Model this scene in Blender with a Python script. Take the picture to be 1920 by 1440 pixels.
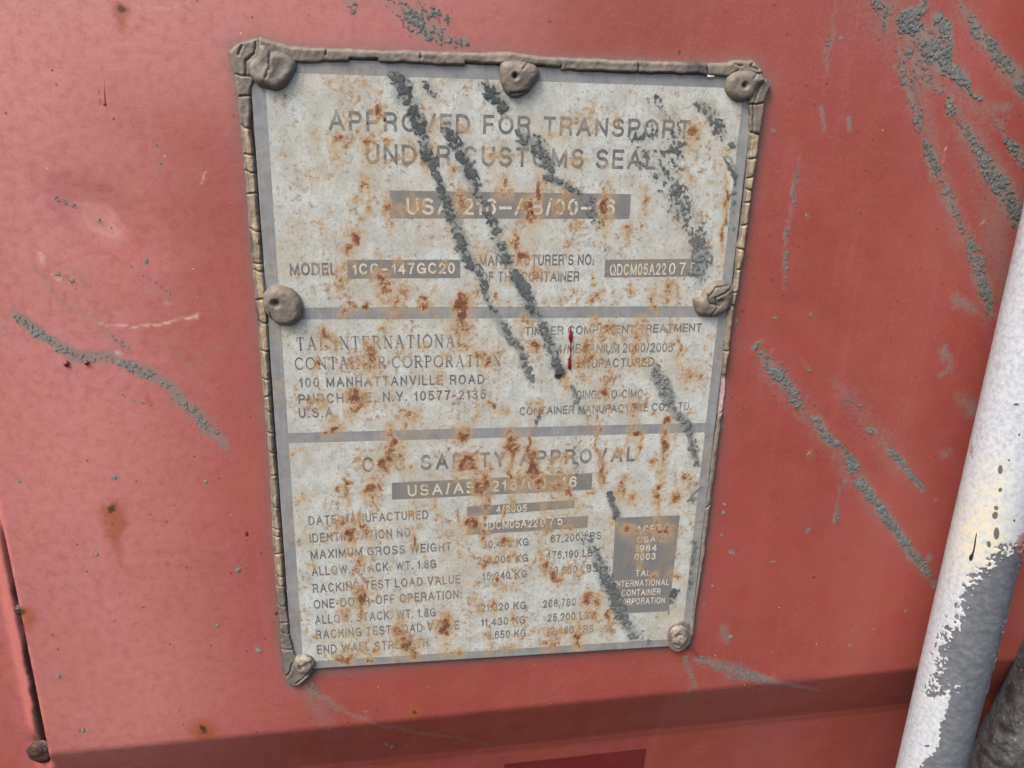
import bpy, math
import numpy as np
from mathutils import Matrix, Vector
from mathutils.geometry import delaunay_2d_cdt

S = bpy.context.scene
for o in list(bpy.data.objects):
    bpy.data.objects.remove(o)
COL = S.collection

# ------------------------------------------------------------------ camera
# The wall is the plane y = 0 and faces -Y; x runs right, z up, metres.  The lens sits 0.32 m in front of
# the wall, looking down by 19 degrees and turned 8 degrees.
FPX, DIST = 1523.0, 0.3195
def _unit(a):
    a = np.array(a, float)
    return a / np.linalg.norm(a)
EH = _unit((12012 - 960, 532 - 720, FPX))            # the wall's own x axis, seen from the camera
EV = _unit((826 - 960, 5188 - 720, FPX))             # the wall's own down axis
EV = _unit(EV - EH * (EH @ EV))
EN = np.cross(EH, EV)
cam = bpy.data.cameras.new('camera')
cam.sensor_width = 36.0
cam.lens = FPX / 1920 * 36.0
cam.clip_start, cam.clip_end = 0.01, 200.0
cam_ob = bpy.data.objects.new('camera', cam)
COL.objects.link(cam_ob)
_r = lambda k, s: [s * EH[k], s * EN[k], -s * EV[k]]
_R, _U, _B = _r(0, 1), _r(1, -1), _r(2, -1)
cam_ob.matrix_world = Matrix(((_R[0], _U[0], _B[0], 0), (_R[1], _U[1], _B[1], -DIST), (_R[2], _U[2], _B[2], 0), (0, 0, 0, 1)))
S.camera = cam_ob

# ------------------------------------------------------------------ sky, sun, exposure
SUN_EL, SUN_AZ = math.radians(52), math.radians(-52)   # azimuth from the wall's own facing direction, to its left
w = bpy.data.worlds.new('World')
S.world = w
w.use_nodes = True
wt = w.node_tree
sky = wt.nodes.new('ShaderNodeTexSky')
sky.sky_type = 'NISHITA'
sky.sun_disc = False
sky.sun_elevation = SUN_EL
sky.sun_rotation = math.pi + SUN_AZ * -1
sky.air_density = 1.0
sky.dust_density = 5.0
sky.ozone_density = 1.0
wt.links.new(sky.outputs[0], wt.nodes['Background'].inputs[0])
wt.nodes['Background'].inputs[1].default_value = 0.12
sun = bpy.data.lights.new('sun', 'SUN')
sun.energy = 1.5
sun.angle = math.radians(32)
sun.color = (1.0, 0.96, 0.905)
sun_ob = bpy.data.objects.new('sun', sun)
COL.objects.link(sun_ob)
_sd = Vector((math.sin(SUN_AZ) * math.cos(SUN_EL), -math.cos(SUN_AZ) * math.cos(SUN_EL), math.sin(SUN_EL)))
sun_ob.rotation_euler = _sd.to_track_quat('Z', 'Y').to_euler()
sun_ob.location = _sd * 3
S.view_settings.view_transform = 'Standard'
S.view_settings.look = 'None'
S.view_settings.exposure = 1.0
S.view_settings.gamma = 1.0
S.view_settings.use_curve_mapping = False

# ------------------------------------------------------------------ where a traced photo point lies on the wall
def P(u, v, h=0.0):
    """photo pixel (1920 x 1440) -> (x, z) on the plane h metres in front of the wall"""
    d = np.array((u - 960.0, v - 720.0, FPX))
    t = (DIST - h) / (d @ EN)
    return t * (d @ EH), -t * (d @ EV)
def PS(pts, h=0.0):
    return np.array([P(a, b, h) for a, b in pts])
def mm_per_px(u, v, h=0.0):
    a, b, c = P(u, v, h), P(u + 1, v, h), P(u, v + 1, h)
    return math.hypot(b[0] - a[0], b[1] - a[1]), math.hypot(c[0] - a[0], c[1] - a[1])
def zoomed(x0, y0, k):
    return lambda x, y: (x0 + x * k, y0 + y * k)

# ------------------------------------------------------------------ numpy noise
def vnoise(x, y, seed=0):
    xi, yi = np.floor(x).astype(np.int64), np.floor(y).astype(np.int64)
    fx, fy = x - xi, y - yi
    fx, fy = fx * fx * (3 - 2 * fx), fy * fy * (3 - 2 * fy)
    def hsh(a, b):
        n = (a * 374761393 + b * 668265263 + seed * 1442695041) & 0xFFFFFFFF
        n = ((n ^ (n >> 13)) * 1274126177) & 0xFFFFFFFF
        n = ((n ^ (n >> 15)) * 2246822519) & 0xFFFFFFFF
        return ((n ^ (n >> 16)) & 0xFFFFFF) / float(0xFFFFFF)
    a, b, c, d = hsh(xi, yi), hsh(xi + 1, yi), hsh(xi, yi + 1), hsh(xi + 1, yi + 1)
    return (a * (1 - fx) + b * fx) * (1 - fy) + (c * (1 - fx) + d * fx) * fy
def fbm(x, y, size, octaves=4, seed=0, gain=0.5):
    t, amp, tot, f = 0.0, 1.0, 0.0, 1.0 / size
    for k in range(octaves):
        t = t + amp * vnoise(x * f + 17.3 * k, y * f - 9.1 * k, seed + k * 7)
        tot += amp
        amp *= gain
        f *= 2.03
    return t / tot
def sstep(x, a, b):
    t = np.clip((x - a) / (b - a), 0, 1)
    return t * t * (3 - 2 * t)

def sdf(poly, X, Z):
    """signed distance to a polygon, positive inside, with the nearest boundary point"""
    p = np.asarray(poly)
    best = np.full(X.shape, 1e9)
    nx, nz = np.zeros(X.shape), np.zeros(X.shape)
    ins = np.zeros(X.shape, bool)
    for i in range(len(p)):
        a, b = p[i], p[(i + 1) % len(p)]
        e = b - a
        t = np.clip(((X - a[0]) * e[0] + (Z - a[1]) * e[1]) / max(e @ e, 1e-12), 0, 1)
        qx, qz = a[0] + t * e[0], a[1] + t * e[1]
        d = np.hypot(X - qx, Z - qz)
        m = d < best
        best, nx, nz = np.where(m, d, best), np.where(m, qx, nx), np.where(m, qz, nz)
        c = ((a[1] > Z) != (b[1] > Z))
        with np.errstate(divide='ignore', invalid='ignore'):
            xin = a[0] + (Z - a[1]) * e[0] / (e[1] if abs(e[1]) > 1e-12 else 1e-12)
        ins ^= c & (X < xin)
    return np.where(ins, best, -best), nx, nz
def smooth_poly(p, n=4):
    """closed Catmull-Rom through the traced outline"""
    p = np.asarray(p, float)
    out = []
    m = len(p)
    for i in range(m):
        a, b, c, d = p[i - 1], p[i], p[(i + 1) % m], p[(i + 2) % m]
        for k in range(n):
            t = k / n
            out.append(0.5 * ((2 * b) + (c - a) * t + (2 * a - 5 * b + 4 * c - d) * t * t + (3 * b - a - 3 * c + d) * t ** 3))
    return np.array(out)
def pl_dist(pts, X, Z):
    """distance to an open polyline and the values carried along it; pts rows: x, z, more..."""
    p = np.asarray(pts, float)
    best = np.full(X.shape, 1e9)
    val = np.zeros(X.shape + (p.shape[1] - 2,))
    for a, b in zip(p[:-1], p[1:]):
        e = b[:2] - a[:2]
        t = np.clip(((X - a[0]) * e[0] + (Z - a[1]) * e[1]) / max(e @ e, 1e-14), 0, 1)
        d = np.hypot(X - a[0] - t * e[0], Z - a[1] - t * e[1])
        m = d < best
        best = np.where(m, d, best)
        if p.shape[1] > 2:
            v = a[2:] + t[..., None] * (b[2:] - a[2:])
            val = np.where(m[..., None], v, val)
    return best, val

# ------------------------------------------------------------------ objects
def empty(name, loc, label, cat):
    o = bpy.data.objects.new(name, None)
    o.empty_display_size = 0.02
    o.location = loc
    o['label'] = label
    o['category'] = cat
    COL.objects.link(o)
    return o
def mesh_ob(name, verts, faces, mat, parent=None, attrs=None, smooth=True, label=None):
    verts = np.asarray(verts, np.float64)
    if parent is not None:
        org, p = np.array(parent.location), parent.parent
        while p is not None:
            org, p = org + np.array(p.location), p.parent
        verts = verts - org
    me = bpy.data.meshes.new(name)
    faces = np.asarray(faces, np.int32)
    n, k = faces.shape
    me.vertices.add(len(verts))
    me.vertices.foreach_set('co', verts.astype(np.float32).ravel())
    me.loops.add(n * k)
    me.loops.foreach_set('vertex_index', faces.ravel())
    me.polygons.add(n)
    me.polygons.foreach_set('loop_start', np.arange(0, n * k, k, dtype=np.int32))
    if smooth:
        me.polygons.foreach_set('use_smooth', np.ones(n, bool))
    for nm, arr in (attrs or {}).items():
        a = me.attributes.new(nm, 'FLOAT', 'POINT')
        a.data.foreach_set('value', np.asarray(arr, np.float32).ravel())
    me.update(calc_edges=True)
    me.materials.append(mat)
    o = bpy.data.objects.new(name, me)
    COL.objects.link(o)
    if parent is not None:
        o.parent = parent
    if label:
        o['label'] = label
    return o
def grid_faces(nx, nz):
    i, j = np.meshgrid(np.arange(nx - 1), np.arange(nz - 1))
    a = (j * nx + i).ravel()
    return np.stack([a, a + 1, a + nx + 1, a + nx], 1)
def culled(name, X, Z, Y, keep, mat, parent, attrs, skirt_y=None, label=None):
    """the kept cells of a height grid (arrays nz x nx), with a skirt down to y = skirt_y along the cut"""
    nz, nx = X.shape
    F = grid_faces(nx, nz)
    F = F[keep.ravel()[F].all(1)]
    if not len(F):
        return None
    used = np.unique(F)
    remap = np.full(nx * nz, -1)
    remap[used] = np.arange(len(used))
    F = remap[F]
    V = np.stack([X.ravel()[used], Y.ravel()[used], Z.ravel()[used]], 1)
    A = {k: np.asarray(v).ravel()[used] for k, v in attrs.items()}
    if skirt_y is not None:
        E = np.concatenate([F[:, [0, 1]], F[:, [1, 2]], F[:, [2, 3]], F[:, [3, 0]]])
        key = set(map(tuple, E.tolist()))
        B = np.array([e for e in E.tolist() if (e[1], e[0]) not in key])
        bv = np.unique(B)
        low = np.full(len(V), -1)
        low[bv] = len(V) + np.arange(len(bv))
        V2 = V[bv].copy()
        V2[:, 1] = skirt_y
        V = np.concatenate([V, V2])
        A = {k: np.concatenate([v, v[bv]]) for k, v in A.items()}
        F = np.concatenate([F, np.stack([B[:, 1], B[:, 0], low[B[:, 0]], low[B[:, 1]]], 1)])
    return mesh_ob(name, V, F, mat, parent, A, True, label)

# ------------------------------------------------------------------ materials
def lin(r, g, b):
    f = lambda c: (c / 255 / 12.92) if c / 255 <= 0.04045 else ((c / 255 + 0.055) / 1.055) ** 2.4
    return (f(r), f(g), f(b), 1.0)
class Mat:
    def __init__(self, name):
        self.m = bpy.data.materials.new(name)
        self.m.use_nodes = True
        self.t = self.m.node_tree
        self.b = self.t.nodes['Principled BSDF']
        self.co = self.n('ShaderNodeTexCoord').outputs['Object']
    def n(self, kind, **kw):
        x = self.t.nodes.new(kind)
        for k, v in kw.items():
            setattr(x, k, v)
        return x
    def put(self, sock, v):
        if isinstance(v, bpy.types.NodeSocket):
            self.t.links.new(v, sock)
        elif v is not None:
            sock.default_value = v
    def attr(self, name):
        return self.n('ShaderNodeAttribute', attribute_name=name).outputs['Fac']
    def scaled(self, s):
        x = self.n('ShaderNodeMapping')
        self.put(x.inputs[0], self.co)
        x.inputs['Scale'].default_value = s
        return x.outputs[0]
    def noise(self, scale, detail=3, rough=0.55, dist=0.0, co=None):
        x = self.n('ShaderNodeTexNoise')
        self.put(x.inputs['Vector'], co or self.co)
        x.inputs['Scale'].default_value = scale
        x.inputs['Detail'].default_value = detail
        x.inputs['Roughness'].default_value = rough
        x.inputs['Distortion'].default_value = dist
        return x.outputs[0]
    def voro(self, scale, co=None):
        x = self.n('ShaderNodeTexVoronoi')
        self.put(x.inputs['Vector'], co or self.co)
        x.inputs['Scale'].default_value = scale
        return x
    def math(self, op, a, b=None, c=None):
        x = self.n('ShaderNodeMath', operation=op)
        for i, v in enumerate((a, b, c)):
            self.put(x.inputs[i], v)
        return x.outputs[0]
    def step(self, v, lo, hi, a=0.0, b=1.0):
        x = self.n('ShaderNodeMapRange', interpolation_type='SMOOTHSTEP')
        self.put(x.inputs[0], v)
        for i, q in enumerate((lo, hi, a, b)):
            self.put(x.inputs[i + 1], q)
        return x.outputs[0]
    def mix(self, f, a, b):
        x = self.n('ShaderNodeMix', data_type='RGBA')
        self.put(x.inputs[0], f)
        self.put(x.inputs[6], a)
        self.put(x.inputs[7], b)
        return x.outputs[2]
    def bump(self, h, dist, strength=1.0, normal=None):
        x = self.n('ShaderNodeBump')
        x.inputs['Strength'].default_value = strength
        x.inputs['Distance'].default_value = dist
        self.put(x.inputs['Height'], h)
        if normal is not None:
            self.put(x.inputs['Normal'], normal)
        return x.outputs[0]
    def done(self, col, rough=0.6, normal=None, spec=0.5, metal=0.0):
        self.put(self.b.inputs['Base Color'], col)
        self.put(self.b.inputs['Roughness'], rough)
        self.put(self.b.inputs['Specular IOR Level'], spec)
        self.put(self.b.inputs['Metallic'], metal)
        if normal is not None:
            self.put(self.b.inputs['Normal'], normal)
        return self.m

def wall_material():
    m = Mat('faded_red_paint')
    big = m.noise(9, 4, 0.6)
    mid = m.noise(60, 4, 0.6)
    fine = m.noise(900, 3, 0.6)
    streak = m.noise(1.0, 4, 0.6, co=m.scaled((140, 10, 6)))
    c = m.mix(m.step(big, 0.3, 0.7), lin(145, 71, 62), lin(155, 78, 69))
    c = m.mix(m.step(mid, 0.35, 0.75, 0, 0.45), c, lin(158, 85, 77))
    c = m.mix(m.step(streak, 0.5, 0.8, 0, 0.3), c, lin(170, 99, 91))
    c = m.mix(m.step(fine, 0.3, 0.75, 0, 0.45), c, lin(134, 62, 53))
    c = m.mix(m.step(m.noise(1400, 4, 0.7), 0.6, 0.74, 0, 0.4), c, lin(196, 142, 132))
    c = m.mix(m.step(m.noise(26, 6, 0.7, 0.8), 0.52, 0.75, 0, 0.3), c, lin(146, 92, 84))
    # pale sheen painted over the left side with small chalky marks, and the grey film left by mud that was rubbed along
    sheen_chalk = m.math('MULTIPLY', m.attr('sheen_chalk'), m.step(m.noise(260, 5, 0.7), 0.05, 0.65, 0.2, 1.0))
    c = m.mix(sheen_chalk, c, lin(198, 135, 131))
    c = m.mix(m.attr('ring'), c, lin(150, 70, 72))
    film = m.step(m.math('ADD', m.attr('film'), m.math('MULTIPLY_ADD', m.noise(700, 5, 0.7), 1.0, -0.5)), 0.15, 0.75, 0, 0.85)
    c = m.mix(film, c, lin(128, 118, 112))
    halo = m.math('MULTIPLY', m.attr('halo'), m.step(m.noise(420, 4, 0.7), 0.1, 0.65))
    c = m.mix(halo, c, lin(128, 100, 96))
    rust = m.math('ADD', m.attr('rust'), m.math('MULTIPLY_ADD', m.noise(520, 5, 0.7), 1.0, -0.5))
    c = m.mix(m.step(rust, 0.12, 0.6, 0, 0.8), c, lin(150, 84, 50))
    c = m.mix(m.step(rust, 0.62, 0.9), c, lin(86, 56, 46))
    c = m.mix(m.step(m.math('ADD', m.attr('dirt'), m.math('MULTIPLY_ADD', m.noise(420, 5, 0.7), 1.0, -0.5)), 0.15, 0.95, 0, 0.9), c, lin(62, 44, 42))
    c = m.mix(m.math('MULTIPLY', m.attr('chip'), m.step(m.noise(500, 4, 0.6), 0.3, 0.55)), c, lin(206, 172, 164))
    # specks: pale dust and dark pits
    v = m.voro(170)
    sp = m.step(v.outputs['Distance'], 0.02, 0.07, 1, 0)
    rnd = m.n('ShaderNodeSeparateColor')
    m.put(rnd.inputs[0], v.outputs['Color'])
    c = m.mix(m.math('MULTIPLY', sp, m.step(rnd.outputs[0], 0.80, 0.84, 0, 0.85)), c, lin(232, 200, 190))
    c = m.mix(m.math('MULTIPLY', m.step(v.outputs['Distance'], 0.03, 0.12, 1, 0), m.step(rnd.outputs[1], 0.9, 0.92, 0, 0.8)), c, lin(92, 48, 46))
    nrm = m.bump(m.noise(260, 4, 0.6), 0.0003, 0.35)
    nrm = m.bump(fine, 0.00008, 0.5, nrm)
    rough = m.step(mid, 0.3, 0.7, 0.30, 0.42)
    return m.done(c, rough, nrm, 0.6)

def weather(m, base, amount=1.0):
    """rust, yellow bleed, soot and speckle that lie over everything printed on the plate"""
    n1 = m.noise(620, 5, 0.72, 0.3)
    n2 = m.noise(1500, 4, 0.65)
    c = base
    hal = m.step(m.math('ADD', m.attr('bleed'), m.math('MULTIPLY_ADD', m.noise(300, 4, 0.6), 0.5, -0.25)), 0.08, 0.7, 0, 0.72 * amount)
    c = m.mix(hal, c, lin(180, 158, 122))
    yl = m.noise(38, 5, 0.6, 0.6)
    c = m.mix(m.step(yl, 0.45, 0.72, 0, 0.42 * amount), c, lin(172, 154, 118))
    sm = m.math('ADD', m.noise(430, 6, 0.75), m.math('MULTIPLY_ADD', m.noise(60, 3, 0.6), 0.45, -0.225))
    sm = m.math('ADD', sm, m.math('MULTIPLY', m.attr('bleed'), 0.10))
    c = m.mix(m.step(sm, 0.55, 0.65, 0, 0.7 * amount), c, lin(160, 130, 96))
    c = m.mix(m.step(sm, 0.64, 0.73, 0, 0.85 * amount), c, lin(122, 84, 60))
    # small brown flecks everywhere
    fl = m.noise(480, 6, 0.75)
    c = m.mix(m.step(fl, 0.55, 0.68, 0, 0.65 * amount), c, lin(138, 114, 88))
    fl2 = m.noise(620, 5, 0.7, co=m.scaled((1, 1, 0.6)))
    c = m.mix(m.step(fl2, 0.58, 0.72, 0, 0.65 * amount), c, lin(116, 104, 94))
    r = m.math('ADD', m.attr('rust'), m.math('MULTIPLY_ADD', n1, 1.1, -0.57))
    r = m.math('ADD', r, m.math('MULTIPLY_ADD', n2, 0.9, -0.45))
    c = m.mix(m.step(r, 0.16, 0.44, 0, 0.72), c, lin(174, 150, 116))
    c = m.mix(m.step(r, 0.38, 0.66, 0, 0.9), c, lin(142, 100, 64))
    c = m.mix(m.step(r, 0.62, 0.9), c, lin(104, 66, 50))
    mf = m.math('ADD', m.attr('film'), m.math('MULTIPLY_ADD', m.noise(900, 5, 0.75), 1.5, -0.75))
    c = m.mix(m.step(mf, 0.15, 0.8, 0, 0.8), c, lin(122, 126, 124))
    pit = m.math('MULTIPLY', m.step(m.noise(900, 2, 0.5), 0.66, 0.72), m.step(r, 0.45, 0.6))
    c = m.mix(m.math('MULTIPLY', pit, 0.75), c, lin(214, 190, 180))
    c = m.mix(m.step(m.math('ADD', m.attr('soot'), m.math('MULTIPLY_ADD', n1, 0.5, -0.25)), 0.15, 0.7, 0, 0.97), c, lin(36, 36, 40))
    h = m.math('ADD', m.math('MULTIPLY', n1, 0.6), m.math('MULTIPLY', m.step(r, 0.4, 0.8), 0.7))
    return c, r, h
def enamel(m):
    a = m.noise(160, 5, 0.65)
    b = m.noise(1.0, 4, 0.6, co=m.scaled((700, 100, 60)))
    d = m.noise(45, 3, 0.6)
    c = m.mix(m.step(a, 0.3, 0.75), lin(199, 204, 201), lin(171, 173, 167))
    c = m.mix(m.step(d, 0.4, 0.75, 0, 0.5), c, lin(170, 170, 158))
    c = m.mix(m.step(b, 0.5, 0.8, 0, 0.45), c, lin(164, 160, 152))
    return m.mix(m.step(m.noise(1300, 4, 0.7), 0.47, 0.72, 0, 0.6), c, lin(146, 142, 134))
def plate_material(name, kind):
    m = Mat(name)
    grey = m.mix(m.step(m.noise(200, 5, 0.65), 0.3, 0.7), lin(142, 144, 146), lin(124, 126, 128))
    scr = m.step(m.noise(1.0, 3, 0.6, co=m.scaled((900, 60, 40))), 0.45, 0.8, 0, 0.3)
    if kind == 'enamel':
        base = enamel(m)
    elif kind == 'metal':
        base = m.mix(scr, grey, lin(168, 170, 172))
    elif kind == 'print':
        worn = m.step(m.math('ADD', m.noise(150, 5, 0.7), m.math('MULTIPLY', m.noise(700, 3, 0.6), 0.25)), 0.59, 0.9, 0, 0.7)
        base = m.mix(worn, m.mix(scr, lin(100, 101, 103), lin(122, 122, 122)), enamel(m))
    elif kind == 'bar':
        base = m.mix(m.step(m.noise(260, 5, 0.7), 0.55, 0.8, 0, 0.5), m.mix(scr, lin(116, 117, 118), lin(134, 134, 134)), lin(158, 152, 142))
    else:
        worn = m.step(m.noise(240, 5, 0.7), 0.52, 0.72, 0, 0.6)
        base = m.mix(worn, lin(204, 198, 182), lin(146, 144, 140))
    if kind == 'stamp':
        base = lin(226, 224, 214)
    c, r, h = weather(m, base, {'metal': 0.5, 'print': 0.7, 'bar': 0.7}.get(kind, 1.0))
    nrm = m.bump(h, 0.00035, 0.55)
    return m.done(c, m.step(r, 0.3, 0.7, 0.33, 0.75), nrm, 0.55)
def sealant_material():
    m = Mat('weathered_sealant')
    n = m.noise(240, 5, 0.65)
    c = m.mix(m.step(n, 0.3, 0.7), lin(122, 116, 108), lin(98, 92, 86))
    c = m.mix(m.step(m.noise(70, 3, 0.6), 0.4, 0.7, 0, 0.5), c, lin(134, 120, 104))
    tan = m.step(m.math('ADD', m.attr('tan'), m.math('MULTIPLY_ADD', m.noise(330, 5, 0.7), 1.1, -0.55)), 0.3, 0.75)
    tc = m.mix(m.step(m.noise(1.0, 4, 0.7, co=m.scaled((900, 300, 160))), 0.3, 0.7), lin(192, 170, 138), lin(142, 122, 98))
    c = m.mix(m.math('MULTIPLY', tan, 0.9), c, tc)
    c = m.mix(m.step(m.math('ADD', m.attr('soil'), m.math('MULTIPLY_ADD', m.noise(500, 4, 0.6), 0.5, -0.25)), 0.3, 0.8, 0, 0.85), c, lin(64, 62, 62))
    c = m.mix(m.step(m.noise(800, 4, 0.7), 0.6, 0.75, 0, 0.5), c, lin(158, 150, 140))
    nrm = m.bump(m.noise(380, 5, 0.65), 0.0005, 0.6)
    return m.done(c, 0.58, nrm, 0.4)
def mud_material():
    m = Mat('dried_grey_mud')
    n = m.noise(700, 4, 0.65)
    dark = m.mix(m.step(n, 0.3, 0.7), lin(80, 86, 85), lin(56, 62, 63))
    light = m.mix(m.step(n, 0.3, 0.7), lin(140, 142, 138), lin(108, 111, 109))
    c = m.mix(m.attr('tone'), dark, light)
    return m.done(c, 0.75, m.bump(m.noise(1100, 4, 0.65), 0.00015, 0.5), 0.35)
def plain(name, col, rough=0.5, col2=None, scale=300, bump=0.0002, spec=0.5):
    m = Mat(name)
    c = m.mix(m.step(m.noise(scale, 5, 0.65), 0.3, 0.7), col, col2 or col)
    return m.done(c, rough, m.bump(m.noise(scale * 2, 4, 0.6), bump, 0.5), spec)
def bar_material():
    m = Mat('chipped_white_paint')
    a = m.noise(480, 5, 0.7)
    c = m.mix(m.step(a, 0.38, 0.7), lin(188, 194, 202), lin(158, 164, 173))
    c = m.mix(m.step(m.noise(1100, 4, 0.7), 0.52, 0.75, 0, 0.5), c, lin(146, 148, 152))
    c = m.mix(m.math('MULTIPLY', m.attr('cream'), m.step(m.noise(330, 4, 0.65), 0.35, 0.6)), c, lin(204, 196, 170))
    g = m.mix(m.step(m.noise(1.0, 5, 0.7, co=m.scaled((260, 260, 420))), 0.35, 0.7), lin(86, 90, 96), lin(112, 116, 121))
    bare = m.step(m.attr('bare'), 0.46, 0.54)
    c = m.mix(bare, c, g)
    c = m.mix(m.step(m.attr('spot'), 0.4, 0.6, 0, 0.9), c, lin(74, 72, 70))
    c = m.mix(m.step(m.math('ADD', m.attr('reds'), m.math('MULTIPLY_ADD', a, 1.0, -0.5)), 0.3, 0.6, 0, 0.7), c, lin(150, 84, 76))
    h = m.math('ADD', m.math('MULTIPLY', a, 0.5), m.math('MULTIPLY', m.noise(900, 4, 0.6), 0.5))
    nrm = m.bump(h, 0.00025, 0.5)
    return m.done(c, m.step(bare, 0, 1, 0.4, 0.55), nrm, 0.45)
def grease_material():
    m = Mat('grease_caked_steel')
    n = m.noise(150, 5, 0.7)
    c = m.mix(m.step(n, 0.35, 0.65), lin(92, 90, 88), lin(56, 58, 61))
    c = m.mix(m.step(m.noise(60, 4, 0.6), 0.5, 0.62), c, lin(52, 48, 48))
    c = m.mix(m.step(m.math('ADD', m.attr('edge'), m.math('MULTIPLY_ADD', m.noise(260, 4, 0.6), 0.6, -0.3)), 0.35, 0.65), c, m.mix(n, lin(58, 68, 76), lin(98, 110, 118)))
    c = m.mix(m.step(m.noise(500, 4, 0.7), 0.60, 0.72, 0, 0.7), c, lin(150, 142, 130))
    rough = m.step(m.noise(90, 3, 0.6), 0.48, 0.6, 0.6, 0.12)
    return m.done(c, rough, m.bump(m.noise(240, 5, 0.65), 0.0015, 0.8), 0.6)

M_WALL = wall_material()
M_ENAMEL = plate_material('worn_enamel', 'enamel')
M_METAL = plate_material('dull_plate_metal', 'metal')
M_PRINT = plate_material('worn_grey_print', 'print')
M_BAR = plate_material('grey_printed_bar', 'bar')
M_PALE = plate_material('pale_reversed_print', 'pale')
M_STAMP = plate_material('bright_stamped_metal', 'stamp')
M_SEAL = sealant_material()
M_MUD = mud_material()
M_RED = plain('dark_red_drip', lin(120, 22, 36), 0.3)
M_PURPLE = plain('dried_purple_drip', lin(104, 46, 54), 0.35)
M_DARK = plain('black_drip', lin(46, 42, 46), 0.4)
M_STICK = plain('crimson_sticker', lin(118, 42, 44), 0.42, lin(104, 40, 42), 200, 0.0001)
M_SCREW = plain('corroded_rivet_metal', lin(160, 150, 138), 0.5, lin(98, 90, 84), 420, 0.0008)
M_WELD = plain('sooty_weld', lin(78, 50, 44), 0.5, lin(46, 36, 36), 420, 0.0012)
M_BARPAINT = bar_material()
M_GREASE = grease_material()

# ------------------------------------------------------------------ the container wall
FOLD_X, FOLD_D, FOLD_RX, FOLD_RZ = -0.1600, 0.0165, 0.0155, 0.041
DENT = P(186, 412)
def fold_top(x):
    return -0.2755 + 0.032 * (x - 0.0513)
def wall_y(x, z):
    """how far the pressed panel steps back (y grows away from the camera): folds at the left and below"""
    sx = np.maximum((FOLD_X - x) / FOLD_RX, 0)
    sz = np.maximum((fold_top(x) - z) / FOLD_RZ, 0)
    s = (sx ** 6 + sz ** 6) ** (1 / 6.0)
    r = 0.10                                                       # rounded at both bends
    k = np.where(s < r, s * s / (2 * r), s - r / 2)
    e = 1 - r / 2
    k = np.where(k > e - r, np.where(k > e + r, e, e - (e + r - np.minimum(k, e + r)) ** 2 / (4 * r)), k)
    dx, dz = x - DENT[0], z - DENT[1]
    dent = .0013 * np.exp(-((dx * .78 - dz * .62) / .018) ** 2 - ((dx * .62 + dz * .78) / .011) ** 2)
    return dent + k / e * FOLD_D + .17 * np.maximum(sz - 1, 0) * FOLD_RZ + .0075 * np.exp(-((x + .1652) / .0021) ** 2) * sstep(-z, .155, .19) * (1 - sstep(-z, .285, .30))
def axis(a, b, step, lo, hi):
    core = np.arange(a, b, step)
    g = step * np.cumsum(1.25 ** np.arange(1, 40))
    left, right = a - g[g < a - lo][::-1], core[-1] + g[g < hi - core[-1]]
    return np.concatenate([[lo], left, core, right, [hi]])
wx = axis(-0.20, 0.36, 0.0009, -0.65, 0.80)
wz = axis(-0.36, 0.055, 0.0009, -0.75, 0.50)
WX, WZ = np.meshgrid(wx, wz)
WY = wall_y(WX, WZ)
WY = WY + (fbm(WX, WZ, 0.09, 2, 5) - 0.5) * 0.0016                # sheet that is not quite flat

def flat_dy(x, z):
    return float(wall_y(np.array(x), np.array(z)) + (fbm(np.array(x), np.array(z), 0.09, 2, 5) - 0.5) * 0.0016)

container = empty('shipping_container', (0, 0, -0.5), 'faded red painted container wall that carries the riveted data plate', 'shipping container')

# ---- outlines of the sealant, traced
A1, A2, A3, A4 = zoomed(400, 50, .29167), zoomed(920, 50, .29167), zoomed(440, 440, .29167), zoomed(920, 440, .29167)
A5, A6 = zoomed(460, 840, .3195), zoomed(860, 840, .3195)
OUT_TOP = [(487, 67), (517, 79), (546, 86), (633, 91), (750, 94), (867, 98), (955, 97), (1007, 104), (1095, 110), (1212, 113), (1285, 116), (1357, 117), (1387, 112), (1410, 114), (1427, 129), (1432, 140)]
IN_TOP = [(1366, 146), (1322, 144), (1318, 142), (1182, 140), (1050, 135), (1048, 129), (1007, 125), (937, 122), (874, 121), (872, 126), (790, 122), (709, 118), (707, 113), (659, 113), (656, 118), (555, 120), (500, 150), (480, 110)]
OUT_LEFT = [(487, 70), (470, 74), (450, 78), (436, 86), (429, 98), (433, 118), (438, 137), (444, 181), (452, 254), (461, 342), (469, 458), (478, 557), (487, 659), (495, 761), (503, 848), (511, 1000), (519, 1128), (525, 1207), (532, 1255), (538, 1276), (545, 1286), (563, 1283), (576, 1272), (590, 1256)]
IN_LEFT = [(575, 1240), (556, 1223), (546, 1185), (538, 1128), (529, 1000), (518, 859), (513, 790), (509, 732), (504, 660), (508, 656), (506, 603), (500, 536), (491, 440), (485, 371), (479, 298), (472, 225), (473, 165), (500, 110)]
OUT_RIGHT = [(1425, 128), (1438, 148), (1446, 161), (1437, 178), (1433, 192), (1422, 269), (1410, 356), (1401, 429), (1387, 527), (1375, 586), (1369, 638), (1362, 702)]
IN_RIGHT = [(1351, 702), (1354, 644), (1357, 603), (1375, 522), (1379, 457), (1384, 444), (1392, 371), (1398, 312), (1403, 254), (1402, 225), (1399, 190), (1400, 160)]
LOW_RIGHT = [(1355, 771), (1349, 819), (1345, 846), (1330, 968), (1317, 1064), (1304, 1143), (1301, 1186), (1291, 1203), (1282, 1190), (1291, 1175), (1298, 1143), (1310, 1048), (1320, 952), (1333, 846), (1336, 830), (1344, 778)]
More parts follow.
